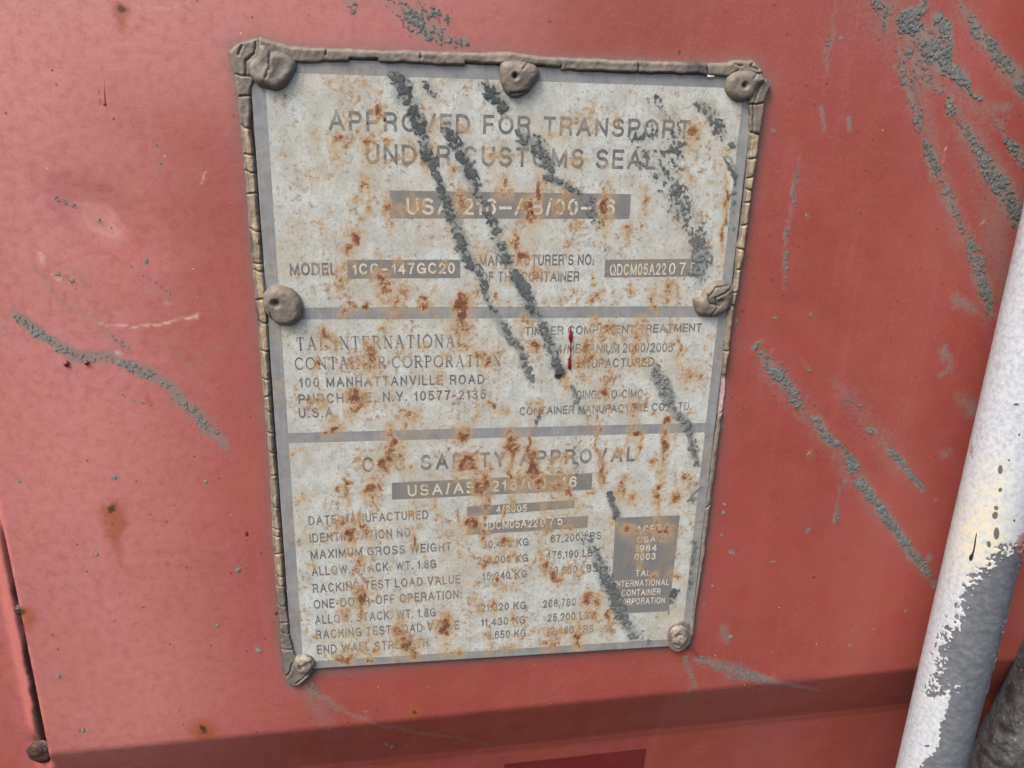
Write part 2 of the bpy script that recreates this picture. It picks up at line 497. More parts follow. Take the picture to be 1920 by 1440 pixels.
RING = OUT_TOP[:-1] + OUT_RIGHT[:] + LOW_RIGHT[:8] + [(1250, 1213), (1020, 1230), (860, 1241), (600, 1262)] + OUT_LEFT[::-1][1:]

# ---- stains and painted sheen on the wall: soft fields kept as attributes
def soft(lines, X, Z, seed):
    out = np.zeros(X.shape)
    jx = (fbm(X, Z, 0.006, 3, seed) - 0.5) * 0.004
    jz = (fbm(X, Z, 0.006, 3, seed + 3) - 0.5) * 0.004
    for ln in lines:
        q = []
        for (u, v, wd, a) in ln:
            x, z = P(u, v)
            q.append((x, z, wd * mm_per_px(u, v)[0] * 0.5, a))
        q = np.array(q)
        if len(q) == 1:
            q = np.concatenate([q, q + np.array([[1e-5, 0, 0, 0]])])
        r = q[:, 2].max() * 2.5 + .004
        m = (X > q[:, 0].min() - r) & (X < q[:, 0].max() + r) & (Z > q[:, 1].min() - r) & (Z < q[:, 1].max() + r)
        if not m.any():
            continue
        d, val = pl_dist(q, X[m] + jx[m], Z[m] + jz[m])
        out[m] = np.maximum(out[m], val[:, 1] * np.exp(-(d / val[:, 0]) ** 2))
    return out
film_lines = [
    [(25, 585, 26, .5), (50, 612, 34, .8), (100, 645, 34, .8), (150, 672, 34, .8), (220, 672, 34, .7), (270, 697, 36, .8), (310, 718, 36, .75), (350, 760, 40, .7), (390, 800, 40, .75), (420, 838, 28, .6)],
    [(70, 500, 26, .35), (110, 560, 30, .4), (170, 600, 30, .35), (215, 640, 26, .4)], [(140, 505, 30, .4), (175, 540, 22, .3)],
    [(180, 590, 16, .4), (215, 640, 22, .4), (240, 655, 20, .45)], [(300, 630, 20, .3), (350, 690, 26, .3), (430, 640, 16, .3), (470, 660, 22, .3)],
    [(260, 525, 14, .35), (300, 560, 16, .4), (370, 555, 14, .35), (400, 570, 20, .3), (450, 650, 24, .25)],
    [(575, 1290, 26, .6), (630, 1325, 24, .45), (695, 1355, 18, .42), (780, 1388, 18, .42), (850, 1407, 16, .4), (925, 1436, 14, .35)],
    [(580, 1300, 50, .45), (610, 1350, 60, .35), (640, 1400, 60, .25)],
    [(1305, 1235, 18, .6), (1370, 1255, 40, .6), (1420, 1270, 30, .7), (1470, 1285, 14, .6), (1560, 1312, 10, .45)],
    [(1285, 1235, 14, .6), (1300, 1285, 18, .45), (1285, 1330, 18, .3), (1262, 1370, 20, .28), (1245, 1440, 20, .25)],
    [(1540, 205, 16, .6), (1541, 240, 14, .55)], [(1592, 222, 10, .8), (1592, 238, 10, .8)],
    [(1568, 0, 12, .4), (1558, 60, 14, .45), (1548, 110, 12, .5), (1545, 170, 10, .3)], [(1610, 0, 10, .3), (1590, 130, 14, .25), (1575, 320, 14, .2)],
    [(1497, 290, 12, .35), (1487, 370, 14, .5), (1475, 440, 12, .5), (1470, 540, 12, .4)],
    [(1780, 180, 60, .2), (1830, 330, 80, .3), (1860, 420, 90, .45), (1890, 560, 70, .4), (1900, 640, 50, .3)],
    [(1660, 20, 150, .42), (1740, 90, 120, .45), (1790, 150, 80, .42), (1840, 220, 60, .38)], [(1700, 130, 70, .45), (1740, 260, 60, .4), (1780, 380, 60, .42), (1830, 490, 70, .45), (1860, 600, 60, .35)],
    [(1790, 210, 60, .42), (1850, 310, 80, .5), (1900, 400, 90, .55)], [(1800, 20, 60, .4), (1860, 100, 60, .45), (1925, 180, 60, .45)], [(1440, 690, 80, .4), (1540, 810, 60, .4), (1620, 920, 60, .4), (1740, 1075, 50, .35)], [(1590, 740, 70, .35), (1700, 890, 60, .35)],
    [(1880, 200, 40, .5), (1840, 190, 20, .4), (1885, 255, 14, .6), (1905, 285, 30, .7)],
    [(1790, 560, 30, .6), (1825, 580, 30, .5)], [(1768, 655, 22, .6), (1785, 690, 26, .4), (1762, 700, 16, .5)],
    [(1800, 740, 40, .4), (1820, 770, 40, .6)], [(1775, 850, 30, .5), (1760, 845, 20, .3)], [(1860, 240, 26, .4), (1890, 215, 26, .4)],
    [(1515, 845, 14, .5), (1520, 860, 26, .3)], [(1575, 900, 10, .4), (1568, 980, 8, .3)], [(1350, 640, 40, .25), (1420, 655, 50, .3)],
    [(1355, 1180, 30, .5), (1360, 1205, 26, .5)], [(1310, 1250, 60, .3), (1180, 1260, 60, .18)], [(1040, 1262, 14, .3)], [(990, 1230, 80, .22), (860, 1255, 60, .15)],
    [(205, 215, 18, .3), (215, 250, 10, .25)], [(1660, 30, 90, .35), (1740, 90, 90, .35)], [(700, 0, 60, .3), (790, 50, 60, .4), (850, 85, 30, .3)],
    [(1690, 760, 60, .22), (1740, 1000, 70, .25), (1640, 1100, 80, .16)], [(0, 640, 30, .3), (25, 575, 16, .5)],
]
sheen_chalk_lines = [  # pale left-side sheen put into the paint colour, plus small chalky marks
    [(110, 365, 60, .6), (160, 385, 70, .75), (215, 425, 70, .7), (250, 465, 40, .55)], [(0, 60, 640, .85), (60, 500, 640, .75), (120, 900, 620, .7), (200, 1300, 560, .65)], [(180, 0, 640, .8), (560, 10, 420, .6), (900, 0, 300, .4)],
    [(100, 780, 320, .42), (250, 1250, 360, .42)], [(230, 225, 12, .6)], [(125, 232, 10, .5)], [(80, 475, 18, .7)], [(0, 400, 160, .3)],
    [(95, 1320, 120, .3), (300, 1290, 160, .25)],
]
rust_spots = [
    [(228, 14, 22, 1.1)], [(228, 16, 40, .6), (230, 55, 22, .45)], [(213, 952, 24, 1.05)], [(213, 960, 60, .6), (215, 1000, 44, .55), (222, 1040, 24, .4), (238, 1080, 30, .25)],
    [(40, 1148, 26, 1.1)], [(52, 1155, 50, .5), (50, 1178, 30, .4)], [(380, 1366, 22, 1.1)], [(382, 1370, 56, .75)], [(780, 1334, 16, 1.1)], [(778, 1334, 44, .55)],
    [(655, 1355, 14, .9)], [(1524, 1080, 14, 1.0)], [(1524, 1080, 26, .5)], [(1511, 1183, 9, 1.0)], [(1273, 97, 11, 1.3)], [(1268, 100, 40, .35)], [(1488, 285, 5, 1.0)], [(1488, 285, 20, .5)],
    [(342, 1061, 6, 1.0)], [(318, 1060, 16, .55)], [(127, 515, 12, .5)], [(190, 120, 3, .6), (193, 185, 4, .7)], [(193, 193, 11, .7)], [(180, 1290, 260, .22), (140, 1180, 120, .2)], [(420, 940, 130, .16)],
    [(270, 725, 4, .5), (285, 760, 14, .5)], [(95, 720, 26, .35)], [(1602, 565, 10, .5)], [(110, 330, 10, .4)], [(565, 1145, 60, .15)],
]
dirt_lines = [
    [(-6, 1000, 20, .9), (17, 1110, 28, 1.1), (40, 1240, 32, 1.25), (56, 1340, 34, 1.3), (64, 1400, 46, 1.4)], [(60, 1430, 70, 1.2)],
    [(30, 1080, 6, .5)], [(1282, 1205, 24, .55), (1310, 1232, 8, .6), (1330, 1238, 6, .5)], [(152, 1371, 11, .9)], [(590, 1412, 7, .35), (760, 1416, 5, .45), (960, 1412, 4, .45)],
    [(62, 705, 8, .5), (75, 730, 10, .35)], [(90, 745, 32, .32)], [(1402, 486, 4, 1.1)], [(1400, 835, 3, .9)], [(404, 181, 3, .9)], [(1450, 255, 5, .5)], [(1395, 473, 10, .5)],
    [(128, 465, 3, 1.0)], [(265, 488, 5, .9)], [(185, 420, 6, .7), (200, 418, 5, .7)], [(295, 300, 7, .7)], [(290, 268, 5, .6)], [(1450, 566, 3, .5)],
    [(110, 790, 3, .25), (160, 820, 3, .25), (190, 835, 3, .25)], [(930, 8, 6, .5)],
]
chip_lines = [
    [(78, 478, 9, .9), (85, 498, 4, .6)], [(103, 515, 8, .9), (113, 523, 4, .7)], [(187, 602, 3, .8), (240, 611, 4, .7), (310, 606, 4, .8), (366, 597, 5, 1.0)],
    [(366, 593, 4, 1.0), (367, 602, 4, .8)], [(193, 486, 3, .7)], [(378, 320, 3, .7), (376, 348, 4, .8)], [(222, 662, 12, .8)], [(162, 555, 3, .9)], [(310, 566, 10, .5), (320, 568, 6, .5)],
    [(262, 12, 4, .35), (330, 10, 4, .4), (356, 8, 5, .4)], [(1770, 300, 2, .7), (1774, 280, 2, .7)], [(1448, 660, 3, .7)], [(1518, 850, 4, .8)], [(1466, 415, 2, .6)],
    [(1845, 415, 4, .9)], [(1430, 1300, 5, .6)], [(1000, 1250, 3, .6)],
]
att = {'film': soft(film_lines, WX, WZ, 11), 'sheen_chalk': soft(sheen_chalk_lines, WX, WZ, 21), 'rust': soft(rust_spots, WX, WZ, 31), 'dirt': soft(dirt_lines, WX, WZ, 41), 'chip': soft(chip_lines, WX, WZ, 51)}
e = P(186, 412)
k = mm_per_px(186, 412)
ex, ez = (WX - e[0]) / k[0], -(WZ - e[1]) / k[1]
eu, ev = ex * .78 + ez * .62, -ex * .62 + ez * .78
q = np.hypot(eu / 100, ev / 62) + (fbm(WX, WZ, .008, 3, 77) - .5) * .22
att['ring'] = np.exp(-((q - .9) / .24) ** 2) * .16 + np.clip(1 - q, 0, 1) * .10
att['sheen_chalk'] = np.maximum(att['sheen_chalk'], 1.0 * (1 - sstep(q, .3, .8)))  # the dent's pale reflection, painted in at its centre
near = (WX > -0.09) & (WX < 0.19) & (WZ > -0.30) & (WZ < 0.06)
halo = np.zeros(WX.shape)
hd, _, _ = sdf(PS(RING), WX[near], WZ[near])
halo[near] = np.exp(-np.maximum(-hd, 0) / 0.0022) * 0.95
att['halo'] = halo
V = np.stack([WX.ravel(), WY.ravel(), WZ.ravel()], 1)
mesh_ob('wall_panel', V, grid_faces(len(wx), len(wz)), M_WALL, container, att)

# ------------------------------------------------------------------ the data plate
T = 0.0018                                                        # thickness: its face stands 1.8 mm off the wall
fl, ft = P(496, 135, T)
fr, fb = P(1278, 1197, T)
plate = empty('data_plate', ((fl + fr) / 2, 0, fb), 'rust-stained pale metal approval plate held by lumps of grey sealant', 'data plate')
px0, px1, pz1, pz0 = fl - 0.0049, fr + 0.0044, ft + 0.0050, fb - 0.0042
STEP = 0.00045
gx = np.arange(px0, px1 + STEP, STEP)
gz = np.arange(pz0, pz1 + STEP, STEP)
GX, GZ = np.meshgrid(gx, gz)
# ---- rust: where each stain sits
RUST = {
    A1: [(800,735,35,45,.8),(965,760,30,70,.6),(1105,740,30,25,.8),(1060,535,35,50,.7),(790,835,25,40,.5),(700,960,70,50,.3),(980,1000,25,60,.6),(450,835,25,20,.4),(545,630,20,30,.4),(640,680,25,25,.4),(550,900,30,30,.35),(1040,860,60,60,.4),(1270,830,30,30,.6),(1375,830,40,60,.7),(1385,880,40,30,.6),(1525,930,25,30,.6),(1000,1180,25,60,.5),(1125,1140,40,50,.6),(1130,1270,30,60,.5),(920,1350,40,50,.85),(680,1260,40,40,.4),(730,1300,25,25,.4),(570,1300,60,50,.3),(520,1380,20,20,.3),(870,1400,40,30,.6),(1300,1140,50,50,.5),(1590,1120,60,80,.5),(1690,1110,30,50,.4),(1800,840,30,60,.5),(1880,1010,50,60,.6),(860,590,20,60,.4),(950,330,20,25,.5),(1060,290,20,20,.4),(860,395,20,15,.4),(1070,400,25,25,.5),(1600,650,40,40,.4),(1760,780,20,40,.4),(1490,340,40,30,.3),(1240,740,40,40,.4),(1020,1110,30,30,.4),(940,1110,40,30,.5),(1210,1180,60,60,.4),(1490,620,20,60,.3),(1420,650,30,40,.4)],
    A2: [(465,350,20,25,.5),(480,620,30,60,.5),(560,570,60,30,.4),(650,590,20,30,.4),(650,500,20,20,.4),(915,420,20,15,.5),(1305,670,30,50,.7),(1170,430,40,50,.25),(1280,620,20,40,.3),(1430,760,30,40,.35),(1505,810,20,20,.5),(1465,875,20,20,.5),(1300,1000,20,20,.5),(1390,1000,12,18,.5),(1505,1080,14,90,1.0),(1500,1300,14,120,.8),(985,1110,18,60,.85),(320,1060,20,90,.8),(100,1050,50,50,.6),(250,1170,45,90,.8),(430,1160,20,50,.6),(470,1050,15,60,.5),(740,1150,30,90,.9),(560,1280,30,40,.6),(870,1310,30,50,.6),(965,1280,15,25,.6),(1370,1190,15,20,.5),(1425,1385,20,25,.5),(500,1410,40,30,.4),(30,850,40,50,.4),(400,710,30,30,.4),(550,860,50,40,.4),(760,870,30,30,.35),(820,610,30,40,.3),(1160,530,20,20,.3),(700,640,20,30,.3),(1250,780,30,50,.2),(1100,600,20,40,.3),(880,850,20,20,.3),(1230,950,15,30,.5),(940,700,20,20,.4)],
    A3: [(785,20,35,40,.9),(740,100,35,60,.6),(685,105,20,20,.5),(680,240,30,30,.6),(690,320,30,40,.7),(730,440,15,60,.6),(760,470,30,20,.7),(840,435,30,30,.9),(920,260,50,40,.7),(970,340,40,60,.8),(1070,360,40,60,.5),(1030,450,50,50,.7),(930,140,25,20,.5),(980,240,30,20,.6),(1050,190,30,40,.4),(1225,435,40,30,.85),(1130,290,20,20,.3),(1460,440,50,60,.8),(1455,520,45,70,1.0),(1460,600,50,70,.6),(1440,700,30,60,.55),(1480,740,40,40,.6),(1375,770,30,20,.5),(1600,780,70,40,.7),(1640,810,40,40,.6),(1710,750,20,20,.6),(940,605,22,22,.5),(1080,575,15,18,.6),(690,510,30,35,.45),(590,640,45,60,.65),(640,690,40,50,.5),(580,730,30,20,.5),(870,740,40,60,.85),(870,820,50,50,.85),(910,680,30,40,.5),(760,830,40,40,.55),(530,790,20,40,.55),(520,840,20,40,.6),(1230,710,40,30,.4),(1340,800,50,30,.4),(1300,910,60,50,.35),(1400,770,30,20,.4),(1010,950,30,40,.35),(1480,850,20,30,.4),(1180,930,20,20,.4),(780,1050,60,60,.75),(770,1110,50,50,.6),(550,1070,40,40,.65),(490,1080,20,20,.5),(1100,1150,40,40,.5),(1150,1180,35,40,.6),(1100,1230,20,20,.7),(1055,755,50,30,.35),(1040,1080,20,20,.3),(1110,1130,60,40,.3),(640,1240,50,50,.7),(600,1250,25,20,.6),(630,1220,30,20,.6),(1660,1120,40,35,.5),(1745,1130,30,25,.5),(1550,1160,15,20,.6),(1480,1270,50,50,.75),(1540,1200,20,40,.4),(1000,1310,40,60,.9),(1020,1390,60,50,.8),(1080,1410,30,30,.6),(1790,1350,40,60,.7),(1770,1390,50,50,.8),(430,1370,25,20,.5),(380,1395,15,20,.5),(295,955,30,30,.4),(400,1190,20,15,.35),(1000,1050,20,40,.3),(970,1260,10,20,.3),(1590,120,60,60,.35),(1800,60,30,60,.8),(1850,130,40,60,.8),(1670,390,30,40,.45),(1350,200,30,30,.5),(1300,350,30,20,.3),(1290,500,10,60,.35),(1700,400,20,20,.4),(250,230,30,20,.3),(460,210,40,40,.3),(1840,620,20,40,.4),(1750,300,30,15,.4),(1500,270,15,60,.3),(1540,370,15,20,.5)],
    A4: [(155,40,30,50,.8),(210,130,40,60,.8),(290,260,40,50,.6),(110,290,40,20,.5),(360,240,20,60,.4),(20,380,40,40,.5),(340,430,30,30,.4),(530,380,30,25,.45),(670,400,40,40,.55),(905,355,15,20,.6),(1145,345,40,40,.75),(1130,395,35,30,.7),(1040,400,25,70,.5),(1050,490,30,30,.5),(550,420,15,20,.4),(440,420,20,20,.35),(650,280,12,40,.5),(400,50,15,15,.4),(860,50,15,15,.4),(510,60,30,30,.3),(285,705,35,30,.9),(240,540,40,40,.5),(200,570,30,40,.4),(670,570,30,40,.6),(750,600,50,40,.65),(720,640,30,30,.5),(940,610,50,60,.6),(980,570,30,40,.5),(1150,590,20,70,.4),(1410,650,20,20,.5),(1380,720,15,20,.5),(620,760,40,80,.65),(590,830,40,60,.55),(920,740,25,60,.7),(1160,690,20,30,.5),(1205,750,14,60,.75),(1250,760,12,40,.5),(990,820,30,20,.5),(1220,880,15,40,.5),(1270,900,60,40,.6),(1350,910,50,30,.5),(1310,960,30,30,.4),(490,920,30,50,.6),(480,970,30,20,.5),(600,910,30,30,.5),(760,930,40,60,.5),(740,1000,30,50,.65),(680,1030,30,30,.5),(100,1130,25,25,.5),(20,1110,30,30,.7),(310,1130,30,40,.6),(920,1100,40,60,.55),(930,1180,30,60,.5),(1130,1200,20,40,.85),(1120,1300,14,100,.85),(940,1260,20,30,.85),(960,1340,15,80,.7),(260,1340,12,100,.7),(140,1350,40,70,.85),(110,1390,40,40,.8),(680,1330,12,100,.6),(670,1270,15,15,.6),(890,1290,20,60,.6),(700,1400,30,20,.6),(830,1410,40,30,.5),(1280,1140,20,20,.4),(1050,1150,30,25,.5),(940,800,20,30,.5),(870,640,30,30,.35),(460,770,30,30,.3),(340,1060,30,20,.3),(250,1110,30,40,.4),(1250,930,15,30,.5),(20,775,25,40,.5),(1190,1320,10,60,.5)],
    A5: [(845,20,30,60,.8),(810,80,30,40,.85),(800,110,40,30,.6),(740,95,15,25,.5),(680,95,25,25,.5),(925,100,30,40,.5),(985,115,15,20,.6),(1300,85,60,40,.9),(1280,50,30,30,.6),(1350,140,40,20,.5),(1440,130,20,30,.5),(1240,165,10,15,.7),(590,195,25,40,.7),(595,260,20,50,.7),(545,230,15,25,.7),(540,285,15,15,.4),(740,225,35,50,.85),(790,220,15,40,.7),(750,280,15,50,.7),(760,335,15,30,.6),(350,270,20,18,.6),(320,318,15,10,.6),(500,180,30,15,.3),(1380,230,50,60,.75),(1400,200,20,30,.7),(1000,370,40,20,.5),(1110,350,20,20,.6),(1135,390,20,25,.6),(1020,450,20,25,.35),(1410,350,25,40,.6),(1400,420,15,40,.55),(1330,450,35,35,.85),(1420,510,15,30,.85),(560,430,30,30,.75),(650,430,40,30,.6),(690,480,30,50,.7),(620,500,30,40,.8),(620,540,25,30,.85),(790,505,25,30,.4),(830,500,20,20,.5),(980,530,12,45,.75),(1140,520,30,20,.4),(600,470,25,15,.6),(620,620,25,20,.6),(690,680,25,30,.7),(650,705,25,20,.6),(400,690,20,20,.5),(520,715,15,15,.5),(360,690,10,20,.4),(770,640,20,20,.4),(850,680,15,30,.3),(1270,610,12,20,.5),(1060,640,20,10,.4),(1410,670,30,30,.6),(1450,690,40,20,.5),(1480,790,20,20,.4),(1365,795,15,10,.8),(1520,840,40,40,.45),(1350,880,40,15,.5),(675,880,30,60,.9),(690,970,20,40,.8),(640,870,30,15,.5),(580,970,40,50,.5),(700,990,30,20,.6),(890,840,15,20,.45),(760,900,15,15,.5),(940,890,40,20,.4),(860,965,20,20,.5),(770,850,30,60,.35),(630,820,20,20,.5),(460,740,20,10,.3),(1170,1040,35,60,.9),(1100,1050,25,20,.5),(900,1080,30,60,.8),(920,1120,30,30,.7),(960,1160,60,40,.7),(990,1190,40,40,.55),(880,1210,30,30,.4),(770,1170,30,30,.6),(560,1090,20,15,.5),(640,1100,30,20,.4),(730,1230,15,35,.65),(590,1240,50,30,.75),(630,1180,25,40,.5),(680,1180,30,30,.5),(1240,1200,40,25,.8),(1170,1210,30,20,.5),(1325,1110,20,20,.45),(1440,1170,25,25,.5),(1430,1100,20,30,.5),(1550,1180,40,20,.5),(860,1260,15,30,.35),(400,1120,20,20,.5),(340,1080,15,20,.3),(1330,1020,20,15,.3),(1290,980,20,40,.25),(1090,1190,20,20,.3),(700,1080,40,50,.25),(300,440,30,30,.25)],
    A6: [(320,60,25,100,.85),(310,170,15,60,.7),(430,80,35,80,.9),(455,130,25,30,.85),(545,100,30,60,.5),(620,60,20,60,.6),(630,260,30,40,.8),(560,220,60,60,.5),(600,170,50,40,.45),(460,200,40,40,.7),(360,210,30,50,.6),(140,220,35,60,.8),(50,70,40,40,.7),(180,120,20,40,.5),(210,130,10,15,.5),(850,130,15,60,.9),(860,180,15,30,.85),(840,60,20,40,.6),(780,285,25,18,.6),(960,220,25,40,.75),(970,260,15,30,.7),(1010,290,30,30,.6),(1170,280,18,90,.8),(1175,220,20,40,.8),(1130,80,15,25,.85),(1205,40,12,80,.85),(1340,180,20,35,.7),(1290,300,40,30,.75),(1310,250,50,50,.35),(1270,210,20,20,.4),(1030,320,20,15,.5),(900,430,25,20,.6),(980,470,40,30,.7),(1060,490,60,20,.5),(1190,480,50,30,.75),(1160,440,50,30,.5),(1060,540,60,25,.45),(1190,540,20,15,.5),(860,550,30,25,.4),(1060,610,30,40,.4),(1050,680,20,15,.5),(1140,750,25,25,.6),(1230,720,20,30,.4),(1280,760,30,30,.45),(500,620,20,40,.55),(520,690,30,40,.75),(560,750,30,30,.8),(580,780,30,20,.7),(650,700,25,25,.5),(620,740,20,40,.5),(700,730,15,20,.5),(160,340,25,40,.6),(270,380,15,40,.5),(320,320,25,40,.5),(480,350,20,40,.4),(70,440,40,40,.85),(640,460,30,30,.5),(485,470,15,40,.5),(540,470,15,30,.4),(700,350,20,20,.5),(410,460,15,20,.4),(160,510,15,40,.85),(270,540,30,30,.7),(260,600,20,20,.5),(320,640,30,40,.5),(180,660,40,30,.5),(280,650,25,20,.5),(340,750,20,15,.5),(230,780,12,14,.8),(290,830,30,20,.45),(260,850,20,20,.35),(400,860,15,20,.4),(760,880,50,30,.7),(820,900,30,40,.6),(800,960,40,40,.6),(880,970,15,50,.7),(750,980,30,30,.5),(330,990,20,20,.5),(370,1110,30,30,.5),(430,1060,20,20,.5),(380,1000,15,15,.5),(530,1070,30,30,.6),(600,1060,40,20,.5),(540,1150,40,50,.6),(700,1120,25,60,.75),(690,1090,20,30,.8),(510,1140,20,20,.6),(190,1160,25,20,.45),(170,1200,20,20,.3),(210,930,20,30,.6),(130,930,25,25,.5),(40,900,15,10,.6),(40,980,15,30,.35),(860,830,30,20,.4),(680,1010,20,20,.5)],
}
R_R = np.zeros(GX.shape)
R_B = np.zeros(GX.shape)
R_S = np.zeros(GX.shape)
jx = (fbm(GX, GZ, 0.0045, 3, 61) - 0.5) * 0.0055
jz = (fbm(GX, GZ, 0.0045, 3, 67) - 0.5) * 0.0065
KS = {A1: .29167, A2: .29167, A3: .29167, A4: .29167, A5: .3195, A6: .3195}
for f, lst in RUST.items():
    for (a, b, ra, rb, s) in lst:
        u, v = f(a, b)
        cx, cz = P(u, v, T)
        kx, kz = mm_per_px(u, v, T)
        rx, rz = max(ra * KS[f] * kx, .0009), max(rb * KS[f] * kz, .0009)
        i0, i1 = np.searchsorted(gx, (cx - 4 * rx - .003, cx + 4 * rx + .003))
        j0, j1 = np.searchsorted(gz, (cz - 5 * rz - .003, cz + 4 * rz + .003))
        if i1 <= i0 or j1 <= j0:
            continue
        sl = (slice(j0, j1), slice(i0, i1))
        dx, dz = (GX[sl] + jx[sl] - cx) / rx, (GZ[sl] + jz[sl] - cz) / rz
        q2 = dx * dx + dz * dz
        R_R[sl] = np.maximum(R_R[sl], s * 1.05 * np.exp(-q2 * 0.75))
        R_B[sl] = np.maximum(R_B[sl], s * 0.85 * np.exp(-(dx * dx / 4.0 + np.where(dz < 0, dz * dz / 6.5, dz * dz / 3.0))))
for (u, v, rr, s) in [(1047, 704, 9, .95), (1044, 694, 26, .30), (1058, 692, 13, .42), (1050, 688, 9, .5)]:
    cx, cz = P(u, v, T)
    k = mm_per_px(u, v, T)[0] * rr
    R_S = np.maximum(R_S, s * np.exp(-((GX - cx) ** 2 + (GZ - cz) ** 2) / k ** 2))
R_R = np.clip(R_R * (.12 + 1.75 * fbm(GX, GZ, .0020, 4, 401, .65)), 0, 1.1)
def sample(R, x, z):
    fx = np.clip((x - gx[0]) / STEP, 0, len(gx) - 1.001)
    fz = np.clip((z - gz[0]) / STEP, 0, len(gz) - 1.001)
    i, j = fx.astype(int), fz.astype(int)
    a, b = fx - i, fz - j
    return (R[j, i] * (1 - a) + R[j, i + 1] * a) * (1 - b) + (R[j + 1, i] * (1 - a) + R[j + 1, i + 1] * a) * b
def stains(x, z):
    return {'film': np.zeros(np.shape(x)), 'rust': sample(R_R, x, z), 'bleed': sample(R_B, x, z), 'soot': sample(R_S, x, z)}

def sheet(name, x0, x1, z0, z1, h, mat, thick=None, label=None, parent=None, step=STEP, corners=None):
    """a fine flat sheet h in front of the wall, optionally with its edges turned back to the wall; corners bends it to a traced quad"""
    a = np.linspace(x0, x1, max(int((x1 - x0) / step), 1) + 1)
    b = np.linspace(z0, z1, max(int((z1 - z0) / step), 1) + 1)
    X, Z = np.meshgrid(a, b)
    if corners is not None:
        (tl, tr, br, bl) = [np.array(c) for c in corners]
        s, t = (X - x0) / (x1 - x0), (Z - z0) / (z1 - z0)
        X = (bl[0] * (1 - s) + br[0] * s) * (1 - t) + (tl[0] * (1 - s) + tr[0] * s) * t
        Z = (bl[1] * (1 - s) + br[1] * s) * (1 - t) + (tl[1] * (1 - s) + tr[1] * s) * t
    Y = np.full(X.shape, -h)
    return culled(name, X, Z, Y, np.ones(X.shape, bool), mat, parent or plate, stains(X, Z), thick, label)
body = sheet('plate_sheet', px0, px1, pz0, pz1, T, M_METAL, 0.0006)
EPS = 0.00006
def level(u, v):
    return P(u, v, T)[1]
for (z1, z0) in ((ft, level(568, 577)), (level(571, 599), level(538, 812)), (level(540, 831), fb)):
    sheet('enamel_field', fl, fr, z0, z1, T + EPS, M_ENAMEL)

# ---- printed bars
def bar_from(tl, tr, br, bl):
    c = [P(a, b, T + 2 * EPS) for a, b in (tl, tr, br, bl)]
    sheet('printed_bar', min(p[0] for p in c), max(p[0] for p in c), min(p[1] for p in c), max(p[1] for p in c), T + 2 * EPS, M_BAR, corners=c)
bar_from((730, 357), (1183, 364), (1180, 410), (731, 409))
bar_from((651, 487), (863, 487), (863, 521), (651, 522))
bar_from((1135, 487), (1308, 485), (1305, 518), (1133, 520))
bar_from((735, 905), (1111, 887), (1109, 918), (735, 937))
bar_from((876, 950), (1078, 937), (1077, 952), (876, 969))
bar_from((876, 982), (1103, 967), (1101, 989), (875, 1003))
bar_from((1154, 971), (1275, 966), (1254, 1146), (1144, 1151))

